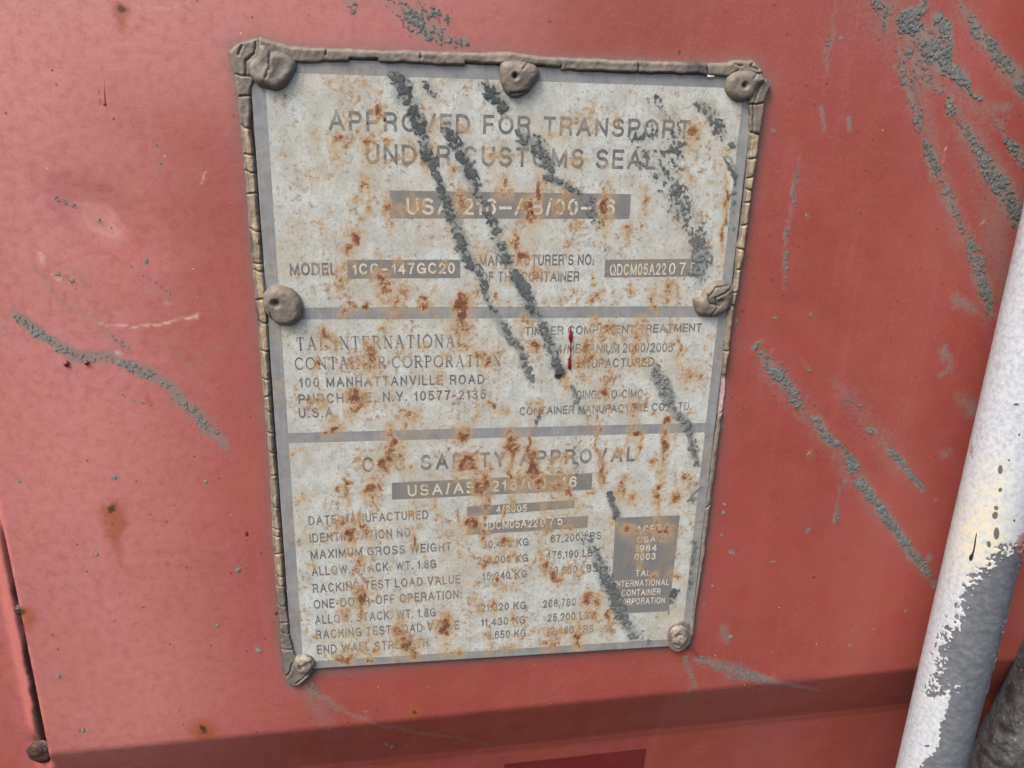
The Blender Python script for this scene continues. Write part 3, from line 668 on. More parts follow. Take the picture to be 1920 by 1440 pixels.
# ---- lettering: stroke glyphs, cap height 1
def arc(cx, cy, rx, ry, a0, a1, n=14):
    return [(cx + rx * math.cos(math.radians(a0 + (a1 - a0) * k / n)), cy + ry * math.sin(math.radians(a0 + (a1 - a0) * k / n))) for k in range(n + 1)]
def oval(cx=.5, cy=.5, rx=.5, ry=.5, n=24):
    return arc(cx, cy, rx, ry, 0, 360, n)
G = {
    'A': (.92, [[(0, 0), (.5, 1), (1, 0)], [(.2, .34), (.8, .34)]]),
    'B': (.80, [[(0, 0), (0, 1), (.55, 1)] + arc(.55, .76, .38, .24, 90, -90, 10) + [(0, .52)], [(.55, .52)] + arc(.55, .26, .45, .26, 90, -90, 10) + [(0, 0)]]),
    'C': (.88, [arc(.5, .5, .5, .5, 42, 318, 20)]),
    'D': (.86, [[(0, 0), (0, 1), (.4, 1)] + arc(.4, .5, .6, .5, 90, -90, 14) + [(0, 0)]]),
    'E': (.72, [[(1, 1), (0, 1), (0, 0), (1, 0)], [(0, .52), (.9, .52)]]),
    'F': (.68, [[(1, 1), (0, 1), (0, 0)], [(0, .5), (.86, .5)]]),
    'G': (.92, [arc(.5, .5, .5, .5, 42, 335, 20) + [(1, .46), (.56, .46)], [(1, .46), (1, .04)]]),
    'H': (.80, [[(0, 0), (0, 1)], [(1, 0), (1, 1)], [(0, .52), (1, .52)]]),
    'I': (.16, [[(.5, 0), (.5, 1)]]),
    'K': (.84, [[(0, 0), (0, 1)], [(1, 1), (0, .36)], [(.36, .6), (1, 0)]]),
    'L': (.66, [[(0, 1), (0, 0), (1, 0)]]),
    'M': (.96, [[(0, 0), (0, 1), (.5, .06), (1, 1), (1, 0)]]),
    'N': (.82, [[(0, 0), (0, 1), (1, 0), (1, 1)]]),
    'O': (.94, [oval()]),
    'P': (.78, [[(0, 0), (0, 1), (.6, 1)] + arc(.6, .73, .4, .27, 90, -90, 10) + [(0, .46)]]),
    'Q': (.94, [oval(), [(.6, .26), (.98, -.02)]]),
    'R': (.82, [[(0, 0), (0, 1), (.6, 1)] + arc(.6, .74, .36, .26, 90, -90, 10) + [(0, .48)], [(.6, .48), (.92, .3), (.95, 0)]]),
    'S': (.80, [arc(.5, .745, .44, .255, 28, 262, 12) + arc(.5, .26, .5, .26, 82, -158, 12)]),
    'T': (.76, [[(0, 1), (1, 1)], [(.5, 1), (.5, 0)]]),
    'U': (.80, [[(0, 1)] + arc(.5, .36, .5, .36, 180, 360, 14) + [(1, 1)]]),
    'V': (.86, [[(0, 1), (.5, 0), (1, 1)]]),
    'W': (1.22, [[(0, 1), (.25, 0), (.5, 1), (.75, 0), (1, 1)]]),
    'X': (.84, [[(0, 0), (1, 1)], [(0, 1), (1, 0)]]),
    'Y': (.84, [[(0, 1), (.5, .44), (1, 1)], [(.5, .44), (.5, 0)]]),
    '0': (.70, [oval()]),
    '1': (.40, [[(0, .74), (.5, .84), (.8, 1), (.8, 0)]]),
    '2': (.70, [arc(.5, .7, .47, .3, 172, -35, 12) + [(0, 0), (1, 0)]]),
    '3': (.70, [arc(.48, .75, .42, .25, 155, -88, 12), arc(.5, .26, .5, .26, 92, -158, 12)]),
    '4': (.74, [[(.76, 0), (.76, 1), (0, .28), (1, .28)]]),
    '5': (.70, [[(.92, 1), (.18, 1), (.08, .5)], arc(.5, .32, .5, .32, 140, -155, 14)]),
    '6': (.70, [oval(.5, .31, .5, .31, 18), arc(.56, .5, .56, .5, 42, 190, 12)]),
    '7': (.70, [[(0, 1), (1, 1), (.55, .5), (.35, 0)]]),
    '8': (.70, [oval(.5, .76, .42, .24, 18), oval(.5, .27, .5, .27, 18)]),
    '9': (.70, [oval(.5, .69, .5, .31, 18), arc(.44, .5, .56, .5, 222, 370, 12)]),
    '/': (.40, [[(0, -.02), (1, 1.02)]]),
    '.': (.16, [[(.5, 0), (.5, .03)]]),
    ',': (.16, [[(.6, .03), (.4, -.14)]]),
    ':': (.16, [[(.5, .08), (.5, .11)], [(.5, .6), (.5, .63)]]),
    '-': (.40, [[(0, .42), (1, .42)]]),
    '_': (.86, [[(0, .42), (1, .42)]]),
    "'": (.14, [[(.5, 1), (.5, .76)]]),
}
K, H = 1.25, .42                                                  # the serif face: heavy stems, hairlines
SG = {
    'T': (.86, [([(.5, 0), (.5, 1)], K), ([(0, .76), (.02, 1), (.98, 1), (1, .76)], H), ([(.3, 0), (.7, 0)], H)]),
    'A': (1.0, [([(.1, 0), (.48, 1)], H), ([(.48, 1), (.88, 0)], K), ([(.22, .34), (.74, .34)], H), ([(-.02, 0), (.24, 0)], H), ([(.7, 0), (1.02, 0)], H)]),
    'L': (.84, [([(.22, 0), (.22, 1)], K), ([(0, 1), (.46, 1)], H), ([(0, 0), (.94, 0), (1, .26)], H)]),
    'I': (.42, [([(.5, 0), (.5, 1)], K), ([(0, 1), (1, 1)], H), ([(0, 0), (1, 0)], H)]),
    'N': (1.0, [([(.14, 0), (.14, 1)], H), ([(.14, 1), (.86, .02)], K), ([(.86, 0), (.86, 1)], H), ([(-.02, 1), (.2, 1)], H), ([(0, 0), (.3, 0)], H), ([(.7, 1), (1.02, 1)], H)]),
    'E': (.84, [([(.2, 0), (.2, 1)], K), ([(0, 1), (.9, 1), (.93, .76)], H), ([(.2, .52), (.7, .52)], H), ([(.7, .64), (.7, .4)], H), ([(0, 0), (.95, 0), (1, .25)], H)]),
    'R': (.94, [([(.2, 0), (.2, 1)], K), ([(0, 1), (.5, 1)] + arc(.5, .75, .32, .25, 90, -90, 10) + [(.2, .5)], .8), ([(.5, .5), (.92, 0)], K), ([(0, 0), (.42, 0)], H), ([(.85, 0), (1.04, 0)], H)]),
    'P': (.80, [([(.22, 0), (.22, 1)], K), ([(0, 1), (.56, 1)] + arc(.56, .74, .4, .26, 90, -90, 10) + [(.22, .48)], .8), ([(0, 0), (.46, 0)], H)]),
    'O': (1.0, [(oval(), .9)]),
    'C': (.94, [(arc(.52, .5, .52, .5, 48, 318, 20), .9), ([(.93, .98), (.93, .7)], H)]),
    ' ': (.4, []),
}
def stroke_quads(pts, w, closed):
    p = [np.array(pts[0], float)]
    for a, b in zip(pts[:-1], pts[1:]):
        a, b = np.array(a, float), np.array(b, float)
        L = np.linalg.norm(b - a)
        if L < 1e-6:
            continue
        n = max(int(L / .17), 1)
        p += [a + (b - a) * k / n for k in range(1, n + 1)]
    p = np.array(p)
    if closed:
        p = p[:-1]
    n = len(p)
    if not closed:
        p[0] += (p[0] - p[1]) / np.linalg.norm(p[0] - p[1]) * w / 2
        p[-1] += (p[-1] - p[-2]) / np.linalg.norm(p[-1] - p[-2]) * w / 2
    off = []
    for i in range(n):
        if closed or 0 < i < n - 1:
            a, b = p[i] - p[i - 1], p[(i + 1) % n] - p[i]
        else:
            a = b = (p[1] - p[0]) if i == 0 else (p[-1] - p[-2])
        a, b = a / np.linalg.norm(a), b / np.linalg.norm(b)
        na, nb = np.array((-a[1], a[0])), np.array((-b[1], b[0]))
        m = na + nb
        l = np.linalg.norm(m)
        m = m / l if l > .2 else na
        off.append(m * (w / 2) / max(m @ na, .55))
    off = np.array(off)
    A, B = p + off, p - off
    rng = range(n if closed else n - 1)
    return [[B[i], B[(i + 1) % n], A[(i + 1) % n], A[i]] for i in rng]
_cache = {}
def glyph(ch, sw, serif):
    key = (ch, round(sw, 3), serif)
    if key in _cache:
        return _cache[key]
    width, strokes = (SG if serif else G)[ch]
    quads = []
    for st in strokes:
        pts, wf = st if serif else (st, 1.0)
        q = [(sw / 2 + x * (max(width, sw + .001) - sw), sw / 2 + y * (1 - sw)) for x, y in pts]
        closed = len(q) > 4 and math.hypot(q[0][0] - q[-1][0], q[0][1] - q[-1][1]) < 1e-4
        quads += stroke_quads(q, sw * wf, closed)
    vs = [Vector((float(c[0]), float(c[1]))) for q in quads for c in q]
    fs = [[4 * i, 4 * i + 1, 4 * i + 2, 4 * i + 3] for i in range(len(quads))]
    if fs:
        r = delaunay_2d_cdt(vs, [], fs, 0, 1e-5)
        out = (max(width, sw), np.array([(c.x, c.y) for c in r[0]]), np.array([t for t, src in zip(r[2], r[5]) if len(t) == 3 and len(src)], int))
    else:
        out = (width, np.zeros((0, 2)), np.zeros((0, 3), int))
    _cache[key] = out
    return out
def text(s, a, b, cap, mat=None, sw=.17, gap=.17, space=.42, serif=False, h=2, name='lettering'):
    """one printed line whose baseline runs from photo point a to b, cap pixels high"""
    mat = mat or M_PRINT
    hh = T + h * EPS
    A, B = np.array(P(*a, hh)), np.array(P(*b, hh))
    ca = math.dist(P(a[0], a[1], hh), P(a[0], a[1] - cap, hh))
    x, verts, faces, nv = 0.0, [], [], 0
    for ch in s:
        if ch == ' ':
            x += space
            continue
        wd, v, t = glyph(ch, sw, serif)
        if len(v):
            verts.append(v + np.array((x, 0)))
            faces.append(t + nv)
            nv += len(v)
        x += wd + gap
    tot = x - gap
    v, f = np.concatenate(verts), np.concatenate(faces)
    ex = (B - A) / tot
    ez = np.array((-(B - A)[1], (B - A)[0]))
    ez = ez / np.linalg.norm(ez) * ca
    q = A + v[:, :1] * ex + v[:, 1:] * ez
    e1, e2 = q[f[:, 1]] - q[f[:, 0]], q[f[:, 2]] - q[f[:, 0]]
    flip = (e1[:, 0] * e2[:, 1] - e1[:, 1] * e2[:, 0]) < 0
    f[flip] = f[flip][:, ::-1]
    V = np.stack([q[:, 0], np.full(len(q), -hh), q[:, 1]], 1)
    mesh_ob(name, V, f, mat, plate, stains(q[:, 0], q[:, 1]), False)

text('APPROVED FOR TRANSPORT', (617, 244), (1293, 260), 37, gap=.24, space=.55)
text('UNDER CUSTOMS SEAL', (686, 307), (1229, 318), 38, gap=.24, space=.5)
text('USA/216_AB/00_16', (763, 403), (1152, 404), 32, M_PALE, gap=.22, h=3)
text('MODEL', (544, 517), (632, 516), 24, sw=.2)
text('1CC_147GC20', (662, 515), (853, 513), 21, M_PALE, gap=.22, h=3, sw=.18)
text("MANUFACTURER'S NO.", (899, 499), (1113, 497), 21)
text('OF THE CONTAINER', (901, 529), (1086, 528), 20, sw=.16)
text('QDCM05A22', (1143, 517), (1248, 515), 22, M_PALE, h=3)
text('075', (1254, 515), (1304, 514), 22, M_STAMP, sw=.13, gap=.5, h=4)
text('TAL INTERNATIONAL', (556, 658), (872, 651), 26, serif=True, sw=.13, gap=.2)
text('CONTAINER CORPORATION', (553, 694), (940, 687), 24, serif=True, sw=.13, gap=.18)
text('100 MANHATTANVILLE ROAD', (562, 727), (908, 720), 19, gap=.28, space=.6)
text('PURCHASE, N.Y. 10577-2135', (560, 758), (911, 748), 19, gap=.28, space=.6)
text('U.S.A.', (561, 784), (632, 782), 19, gap=.34)
text('TIMBER COMPONENT TREATMENT', (984, 629), (1315, 622), 16.5)
text('4/MECANIUM 2000/2005', (1044, 663), (1261, 660), 18, sw=.15, space=.3)
text('MANUFACTURED', (1064, 692), (1226, 687), 18)
text('BY', (1130, 722), (1155, 721), 17, gap=.25)
text('QINGDAO CIMC', (1079, 749), (1205, 746), 17, space=.6)
text('CONTAINER MANUFACTURE CO., LTD.', (974, 779), (1296, 769), 16)
text('CSC SAFETY APPROVAL', (679, 886), (1190, 865), 29, gap=.32, space=.75, sw=.19)
text('USA/AB_216/00_16', (765, 931), (1081, 913), 21, M_PALE, gap=.3, h=3, sw=.16)
rows = [('DATE MANUFACTURED', (579, 985), (803, 973)), ('IDENTIFICATION NO.', (581, 1018), (775, 1006)), ('MAXIMUM GROSS WEIGHT', (583, 1049), (846, 1033)),
        ('ALLOW. STACK. WT. 1.8G', (585, 1080), (818, 1065)), ('RACKING TEST LOAD VALUE', (587, 1112), (863, 1094)), ('ONE-DOOR-OFF OPERATION:', (589, 1142), (865, 1122)),
        ('ALLOW. STACK. WT. 1.8G', (591, 1171), (817, 1156)), ('RACKING TEST LOAD VALUE', (593, 1199), (861, 1180)), ('END WALL STRENGTH', (595, 1227), (803, 1213))]
for s, a, b in rows:
    text(s, a, b, 17.2, gap=.24, space=.5, sw=.165)
text('4/2005', (930, 962), (988, 959), 13.5, M_PALE, h=3, sw=.18)
text('QDCM05A22', (904, 994), (1008, 988), 16, M_PALE, h=3, sw=.16)
text('075', (1014, 989), (1055, 984), 17, M_STAMP, sw=.13, gap=.5, h=4)
for s, a, b in [('30,480 KG', (905, 1029), (991, 1023)), ('216,000 KG', (894, 1059), (990, 1053)), ('15,240 KG', (905, 1089), (988, 1083)), ('121,920 KG', (894, 1148), (986, 1142)),
                ('11,430 KG', (902, 1175), (985, 1169)), ('5,650 KG', (913, 1199), (986, 1194)), ('67,200 LBS', (1032, 1018), (1127, 1011)), ('476,190 LBS', (1024, 1049), (1122, 1043)),
                ('33,600 LBS', (1028, 1078), (1120, 1072)), ('268,780 LBS', (1018, 1140), (1116, 1133)), ('25,200 LBS', (1026, 1166), (1116, 1160)), ('12,460 LBS', (1025, 1191), (1113, 1186))]:
    text(s, a, b, 15, sw=.17, gap=.2, space=.5)
for s, a, b, c in [('ACEP', (1192, 1002), (1239, 999), 16), ('USA', (1195, 1018), (1229, 1016), 12), ('1984', (1191, 1035), (1231, 1033), 12.5), ('0003', (1189, 1051), (1229, 1049), 12.5),
                   ('TAL', (1191, 1081), (1219, 1080), 12), ('INTERNATIONAL', (1152, 1101), (1254, 1097), 12), ('CONTAINER', (1165, 1118), (1238, 1115), 12), ('CORPORATION', (1157, 1135), (1246, 1131), 12)]:
    text(s, a, b, c, M_PALE, h=3, sw=.17, gap=.2)

# ------------------------------------------------------------------ sealant: strips and lumps as real relief
def relief(name, outline, base, top, edge, mat, parent, seed=1, cracks=(), dimples=(), creases=(), tan=None, soil=None, lump=0.0, smooth=True, step=0.0003, skirt=0.0008, hpx=0.0, tilt=None, plough=0.35):
    """a puttied shape: traced outline, rounded edge of width edge, from height base up to top; cracks, dimples (u, v, r, depth), creases"""
    poly = PS(outline, hpx)
    if smooth:
        poly = smooth_poly(poly, 4)
    x0, z0 = poly.min(0) - 3 * step
    x1, z1 = poly.max(0) + 3 * step
    X, Z = np.meshgrid(np.arange(x0, x1, step), np.arange(z0, z1, step))
    jx = (fbm(X, Z, 0.004, 3, seed + 50) - .5) * 0.0009
    jz = (fbm(X, Z, 0.004, 3, seed + 55) - .5) * 0.0009
    d, nx, nz = sdf(poly, X + jx, Z + jz)
    keep = d > -0.75 * step
    out = keep & (d < 0)
    X2, Z2 = np.where(out, nx - jx, X), np.where(out, nz - jz, Z)
    t = np.clip(d / edge, 0, 1)
    prof = np.sqrt(np.clip(1 - (1 - t) ** 2, 0, 1))
    hgt = base + (top - base) * prof
    hgt = hgt + lump * (fbm(X, Z, 0.007, 3, seed) - .5) * prof
    hgt = hgt + 0.00022 * (fbm(X, Z, 0.0012, 3, seed + 9) - .5) * prof
    if tilt is not None:
        hgt = hgt + prof * ((X - (x0 + x1) / 2) * tilt[0] + (Z - (z0 + z1) / 2) * tilt[1])
    soil_a = np.zeros(X.shape)
    for ck in cracks:
        q = PS([c[:2] for c in ck], hpx)
        dd, _ = pl_dist(q, X + jx * 1.2, Z + jz * 1.2)
        g = np.exp(-(dd / 0.00034) ** 2)
        hgt = hgt - g * (hgt - 0.0004) * 0.38
        soil_a = np.maximum(soil_a, np.exp(-(dd / 0.00032) ** 2) * .85)
    for ck in creases:
        q = PS([c[:2] for c in ck], hpx)
        dd, _ = pl_dist(q, X + jx, Z + jz)
        hgt = hgt - np.exp(-(dd / 0.00036) ** 2) * 0.00055 + np.exp(-((dd - 0.0009) / 0.0007) ** 2) * 0.00012
        soil_a = np.maximum(soil_a, np.exp(-(dd / 0.00035) ** 2) * .8)
    for (u, v, r, dep) in dimples:
        c = P(u, v, hpx)
        k = mm_per_px(u, v, hpx)[0] * r
        dd = np.hypot(X - c[0], Z - c[1])
        hgt = hgt - dep * np.exp(-(dd / k) ** 2) + dep * .05 * np.exp(-((dd - 2.0 * k) / k) ** 2)
        if dep > 0.0012:
            soil_a = np.maximum(soil_a, np.exp(-(dd / (k * .6)) ** 2) * .9)
    tan_a = tan(X, Z, d) if tan is not None else np.zeros(X.shape)
    if soil is not None:
        soil_a = np.maximum(soil_a, soil(X, Z, d))
    return culled(name, X2, Z2, -hgt, keep, mat, parent, {'tan': tan_a, 'soil': soil_a}, skirt)

LC = [141, 179, 237, 291, 322, 364, 430, 494, 507, 560, 603, 657, 709, 742, 769, 810, 847, 889, 947, 990, 1003, 1036, 1076, 1096, 1132, 1165, 1182, 1215]
def across(y, ia, ib, slant):
    xa = np.interp(y, [p[1] for p in ia], [p[0] for p in ia])
    xb = np.interp(y, [p[1] for p in ib], [p[0] for p in ib])
    return [(xa + (xb - xa) * .12, y - slant), (xa + (xb - xa) * .5, y + slant * .4), (xb + 3, y + slant)]
ol = sorted(OUT_LEFT[4:20], key=lambda p: p[1])
il = sorted(IN_LEFT[1:17], key=lambda p: p[1])
cr = [across(y, ol, il, (2.5, -1, 4, 1.5)[i % 4]) for i, y in enumerate(LC)]
z240, z1095, z660 = P(460, 240)[1], P(520, 1095)[1], P(500, 660)[1]
def tan_left(X, Z, d):
    on = sstep(Z, z1095 - .003, z1095 + .002) * (1 - sstep(Z, z240 - .004, z240 + .012))
    return on * sstep(d, .0008, .0019) * (0.55 + 0.5 * fbm(X, Z, .02, 2, 3)) + .12
def soil_left(X, Z, d):
    return (1 - sstep(d, .0002, .0014)) * .42 + .55 * np.exp(-((Z - P(480, 455)[1]) / .004) ** 2) + .5 * np.exp(-((Z - P(495, 590)[1]) / .006) ** 2) + .35 * (1 - sstep(Z, z1095 - .004, z1095))
relief('sealant_strip', OUT_LEFT + IN_LEFT, 0.0003, 0.0026, 0.0013, M_SEAL, plate, 3, cracks=cr, tan=tan_left, soil=soil_left, lump=.0010, smooth=False,
       creases=[[(455, 85), (448, 102)], [(481, 80), (478, 100), (462, 115), (462, 140)], [(534, 1270), (545, 1256), (548, 1240)], [(556, 1278), (575, 1262)]], hpx=.001)
tc = [[(613, 93), (612, 104)], [(1195, 116), (1194, 138)], [(1325, 118), (1325, 140)], [(657, 113), (656, 119)], [(872, 118), (872, 127)], [(1049, 124), (1049, 136)], [(790, 98), (790, 108)]]
def soil_top(X, Z, d):
    a = P(1300, 128)
    return .65 * np.exp(-(((X - a[0]) / .006) ** 2 + ((Z - a[1]) / .004) ** 2)) + .2
relief('sealant_strip', OUT_TOP + IN_TOP, 0.0003, 0.0033, 0.0014, M_SEAL, plate, 5, cracks=tc, soil=soil_top, lump=.0014, smooth=False, hpx=.0015,
       creases=[[(1050, 133), (1180, 136), (1314, 140)], [(1375, 120), (1388, 124)], [(1408, 120), (1404, 126), (1418, 132)], [(1380, 132), (1368, 140)]])
RC = [194, 250, 296, 332, 355, 378, 420, 467, 504, 546, 572, 655]
orr = sorted(OUT_RIGHT[3:], key=lambda p: p[1])
irr = sorted(IN_RIGHT[:-1], key=lambda p: p[1])
def tan_right(X, Z, d):
    return sstep(d, .0002, .0014) * (1 - sstep(Z, P(1422, 255)[1] - .002, P(1422, 255)[1] + .003)) * (.5 + .25 * sstep(Z, P(1380, 600)[1], P(1400, 430)[1])) * (.6 + .6 * fbm(X, Z, .02, 2, 8))
relief('sealant_strip', OUT_RIGHT + IN_RIGHT, 0.0003, 0.0033, 0.0015, M_SEAL, plate, 7, cracks=[across(y, orr, irr, (2, -2, 1)[i % 3]) for i, y in enumerate(RC)], tan=tan_right, lump=.0012, smooth=False, hpx=.0015,
       creases=[[(1434, 144), (1420, 165), (1412, 190)], [(1409, 195), (1408, 250)]])
def tan_low(X, Z, d):
    return .2 * sstep(d, .0006, .0016) * np.ones(X.shape)
relief('sealant_strip', LOW_RIGHT, 0.0003, 0.0024, 0.0013, M_SEAL, plate, 9, cracks=[[(1334, 940), (1324, 950)]], tan=tan_low, lump=.0008, smooth=False, hpx=.001)
# the bare end of the plate's backing, where a piece of sealant is missing
M_BACK = plain('chalky_backing', lin(206, 178, 172), 0.6, lin(176, 134, 128), 300, 0.0004)
relief('bare_backing', [(1351, 702), (1360, 703), (1361, 720), (1358, 748), (1354, 770), (1344, 776), (1348, 735)], .0003, .0012, .0008, M_BACK, plate, 12, hpx=.0008)
relief('bare_backing', [(1325, 140), (1339, 141), (1340, 147), (1326, 146)], T - .0002, T + .0009, .0006, plain('white_fleck', lin(214, 206, 200), .6), plate, 13, hpx=.002, skirt=-T)

Z2 = zoomed(430, 60, .20833)
b_tl = [Z2(*p) for p in [(157, 300), (180, 248), (240, 190), (258, 118), (330, 120), (372, 168), (430, 160), (520, 190), (580, 250), (600, 300), (582, 370), (542, 440), (480, 500), (400, 528), (320, 513), (240, 475), (195, 420), (166, 360)]]
HB = T - 0.0002
relief('sealant_lump', b_tl, HB, T + .0034, .0030, M_SEAL, plate, 21, dimples=[Z2(275, 285) + (15, .0011), Z2(470, 270) + (18, .0006)], lump=.0012, hpx=.004, skirt=-0.0005,
       creases=[[Z2(372, 150), Z2(360, 230), Z2(366, 345)], [Z2(346, 350), Z2(342, 385), Z2(328, 418)]], tan=lambda X, Z, d: .22 * fbm(X, Z, .006, 2, 4) + .05)
b_tm = [A2(*p) for p in [(58, 265), (80, 225), (150, 208), (230, 225), (292, 250), (320, 295), (310, 345), (272, 395), (235, 432), (160, 458), (100, 432), (72, 365)]]
relief('sealant_lump', b_tm, HB, T + .0036, .0030, M_SEAL, plate, 23, dimples=[A2(155, 318) + (4.2, .0030), A2(215, 310) + (16, -.0003)], lump=.0011, hpx=.004, skirt=-0.0005, creases=[[A2(238, 225), A2(205, 270)], [A2(130, 430), A2(235, 415)]], tilt=(0, .03))
b_tr = [A2(*p) for p in [(1515, 395), (1525, 325), (1575, 288), (1650, 275), (1735, 305), (1770, 345), (1722, 395), (1690, 452), (1640, 482), (1580, 476), (1533, 438)]]
relief('sealant_lump', b_tr, HB, T + .0032, .0028, M_SEAL, plate, 25, dimples=[A2(1632, 378) + (4.2, .0028)], lump=.0010, hpx=.004, skirt=-0.0005, creases=[[A2(1720, 300), A2(1690, 330)]])
b_lm = [A3(*p) for p in [(178, 390), (208, 346), (260, 330), (322, 338), (380, 370), (422, 412), (440, 470), (430, 532), (395, 572), (340, 596), (280, 582), (235, 552), (198, 508), (174, 450)]]
relief('sealant_lump', b_lm, HB, T + .0038, .0032, M_SEAL, plate, 27, dimples=[A3(268, 438) + (6.0, .0024)], lump=.0013, hpx=.004, skirt=-0.0005, creases=[[A3(225, 500), A3(245, 560)]])
b_rm = [A4(*p) for p in [(1305, 412), (1350, 408), (1385, 352), (1430, 312), (1500, 298), (1546, 320), (1564, 370), (1560, 432), (1530, 486), (1480, 520), (1420, 536), (1350, 522), (1322, 480)]]
relief('sealant_lump', b_rm, HB, T + .0036, .0030, M_SEAL, plate, 29, dimples=[A4(1478, 425) + (5, .0012), A4(1430, 440) + (9, .0008)], lump=.0020, hpx=.004, skirt=-0.0005,
       creases=[[A4(1440, 400), A4(1500, 372), A4(1545, 335)], [A4(1440, 405), A4(1452, 470), A4(1410, 524)], [A4(1390, 390), A4(1410, 440), A4(1470, 455)], [A4(1400, 400), A4(1440, 340), A4(1520, 322)]],
       tan=lambda X, Z, d: .25 * (1 - sstep(X, P(1312, 560)[0], P(1330, 560)[0])))
Z5, Z8 = zoomed(500, 940, .25), zoomed(1230, 780, .3195)
def screw(outline, centre, slot, seed):
    s = relief('rivet', outline, HB, T + .0024, .0024, M_SCREW, plate, seed, dimples=[centre + (4.5, .0013)], creases=slot, lump=.0030, hpx=.003, skirt=-0.0005)
    return s
screw([Z5(*p) for p in [(202, 1205), (228, 1166), (290, 1156), (342, 1180), (360, 1222), (345, 1262), (310, 1302), (260, 1292), (220, 1266)]], Z5(268, 1232), [[Z5(225, 1180), Z5(250, 1225)], [Z5(330, 1200), Z5(345, 1240)]], 31)
screw([Z8(*p) for p in [(83, 1292), (95, 1250), (140, 1228), (182, 1250), (192, 1292), (176, 1340), (130, 1367), (95, 1342)]], Z8(122, 1285), [[Z8(110, 1280), Z8(140, 1300)], [Z8(100, 1335), Z8(130, 1345)]], 33)
# putty collar round the lower right rivet
relief('sealant_lump', [Z8(*p) for p in [(68, 1310), (78, 1235), (140, 1205), (190, 1215), (205, 1260), (208, 1310), (180, 1362), (120, 1384), (80, 1360)]], HB, T + .0007, .0012, M_SEAL, plate, 35, hpx=.002, skirt=-0.0005, lump=.0005)

# ------------------------------------------------------------------ dried mud dragged over wall and plate
MUD = {'wall': [], 'plate': []}
def mud(lines, parent, h0, height, seed, amp=2.2, thr=0.56, grain=0.0010, label=None):
    """crumbly relief along traced strokes; each point: u, v, width px, density, tone (0 dark .. 1 pale)"""
    groups = []
    for ln in lines:                                               # strokes that do not touch are pieces of their own
        hit = [g for g in groups if any(math.hypot(p[0] - o[0], p[1] - o[1]) < (p[2] + o[2]) * .5 + 22 for p in ln for l2 in g for o in l2)]
        for g in hit:
            groups.remove(g)
        groups.append(sum(hit, []) + [ln])
    if len(groups) > 1:
        for g in groups:
            mud(g, parent, h0, height, seed, amp, thr, grain, label)
        return
    MUD['wall' if parent is container else 'plate'] += [[(u, v, w_ * 1.15, min(dn, 1.0) * .9) for (u, v, w_, dn, _) in ln] for ln in lines]
    q = [np.array([P(u, v, h0) + (w_ * mm_per_px(u, v, h0)[0] * .5, dn, tn) for (u, v, w_, dn, tn) in ln]) for ln in lines]
    al = np.concatenate(q)
    r = al[:, 2].max() * 1.6 + .001
    st = 0.00024
    X, Z = np.meshgrid(np.arange(al[:, 0].min() - r, al[:, 0].max() + r, st), np.arange(al[:, 1].min() - r, al[:, 1].max() + r, st))
    jx = (fbm(X, Z, .003, 3, seed) - .5) * .0022
    jz = (fbm(X, Z, .003, 3, seed + 5) - .5) * .0022
    val, tone = np.full(X.shape, -1.0), np.zeros(X.shape)
    for p in q:
        d, a = pl_dist(p, X + jx, Z + jz)
        v = a[..., 1] * (1 - (d / a[..., 0]) ** 2 * .75)
        v = np.where(d > 1.4 * a[..., 0], -1, v)
        m = v > val
        val, tone = np.where(m, v, val), np.where(m, a[..., 2], tone)
    n = .72 * fbm(X, Z, grain, 4, seed + 11, .6) + .28 * fbm(X, Z, grain * 4.5, 2, seed + 13)
    f = val + (n - .5) * 1.7 * amp - thr
    keep = (f > 0) & (val > 0)
    height = height * (.30 if parent is plate else .42)
    hg = np.clip(f * 1.6, 0, 1) ** .8 * height * (.5 + .35 * fbm(X, Z, .0035, 2, seed + 17, .6) + .3 * fbm(X, Z, grain, 2, seed + 19)) * .8 + .00006
    Y = -(h0 + hg)
    if parent is container:
        Y = Y + wall_y(X, Z) + (fbm(X, Z, .09, 2, 5) - .5) * .0016
    tone = np.clip(tone + (fbm(X, Z, .006, 2, seed + 23) - .5) * .35, 0, 1)
    return culled('mud_smear', X, Z, Y, keep, M_MUD, parent, {'tone': tone}, None, label)
PH = T + 4.5 * EPS
mud([[(745, 148, 36, 1.1, .1), (756, 170, 40, 1.0, .1), (770, 195, 30, .75, .15), (782, 225, 30, .8, .1), (790, 250, 30, .75, .1), (802, 289, 28, .95, .1), (820, 333, 22, .9, .1), (832, 371, 20, .95, .1), (849, 412, 24, .9, .15),
      (864, 460, 26, .9, .15), (880, 490, 24, .8, .2), (901, 518, 22, .85, .2), (910, 545, 20, .7, .25), (932, 595, 20, .75, .35), (948, 617, 20, .9, .35), (965, 641, 20, .8, .4), (982, 667, 20, .8, .45), (990, 700, 18, .65, .5), (1000, 722, 14, .45, .5)]], plate, PH, .0005, 101)
mud([[(800, 163, 28, .55, .15), (812, 185, 28, .45, .2)], [(835, 222, 26, .55, .2), (845, 250, 26, .7, .15), (856, 275, 26, .9, .1), (870, 300, 26, .95, .1), (886, 332, 26, .95, .1), (895, 358, 22, .8, .15), (910, 385, 22, .6, .2), (925, 425, 24, .6, .25),
      (937, 457, 24, .75, .2), (949, 490, 22, .8, .25), (960, 508, 18, .6, .25), (974, 528, 24, 1.15, .2), (988, 553, 28, 1.2, .2), (999, 582, 24, 1.0, .3), (1016, 604, 22, .7, .4), (1025, 632, 24, .85, .45), (1037, 662, 22, .85, .4), (1046, 688, 20, .9, .2), (1050, 700, 16, .9, .0)]], plate, PH, .0006, 113)
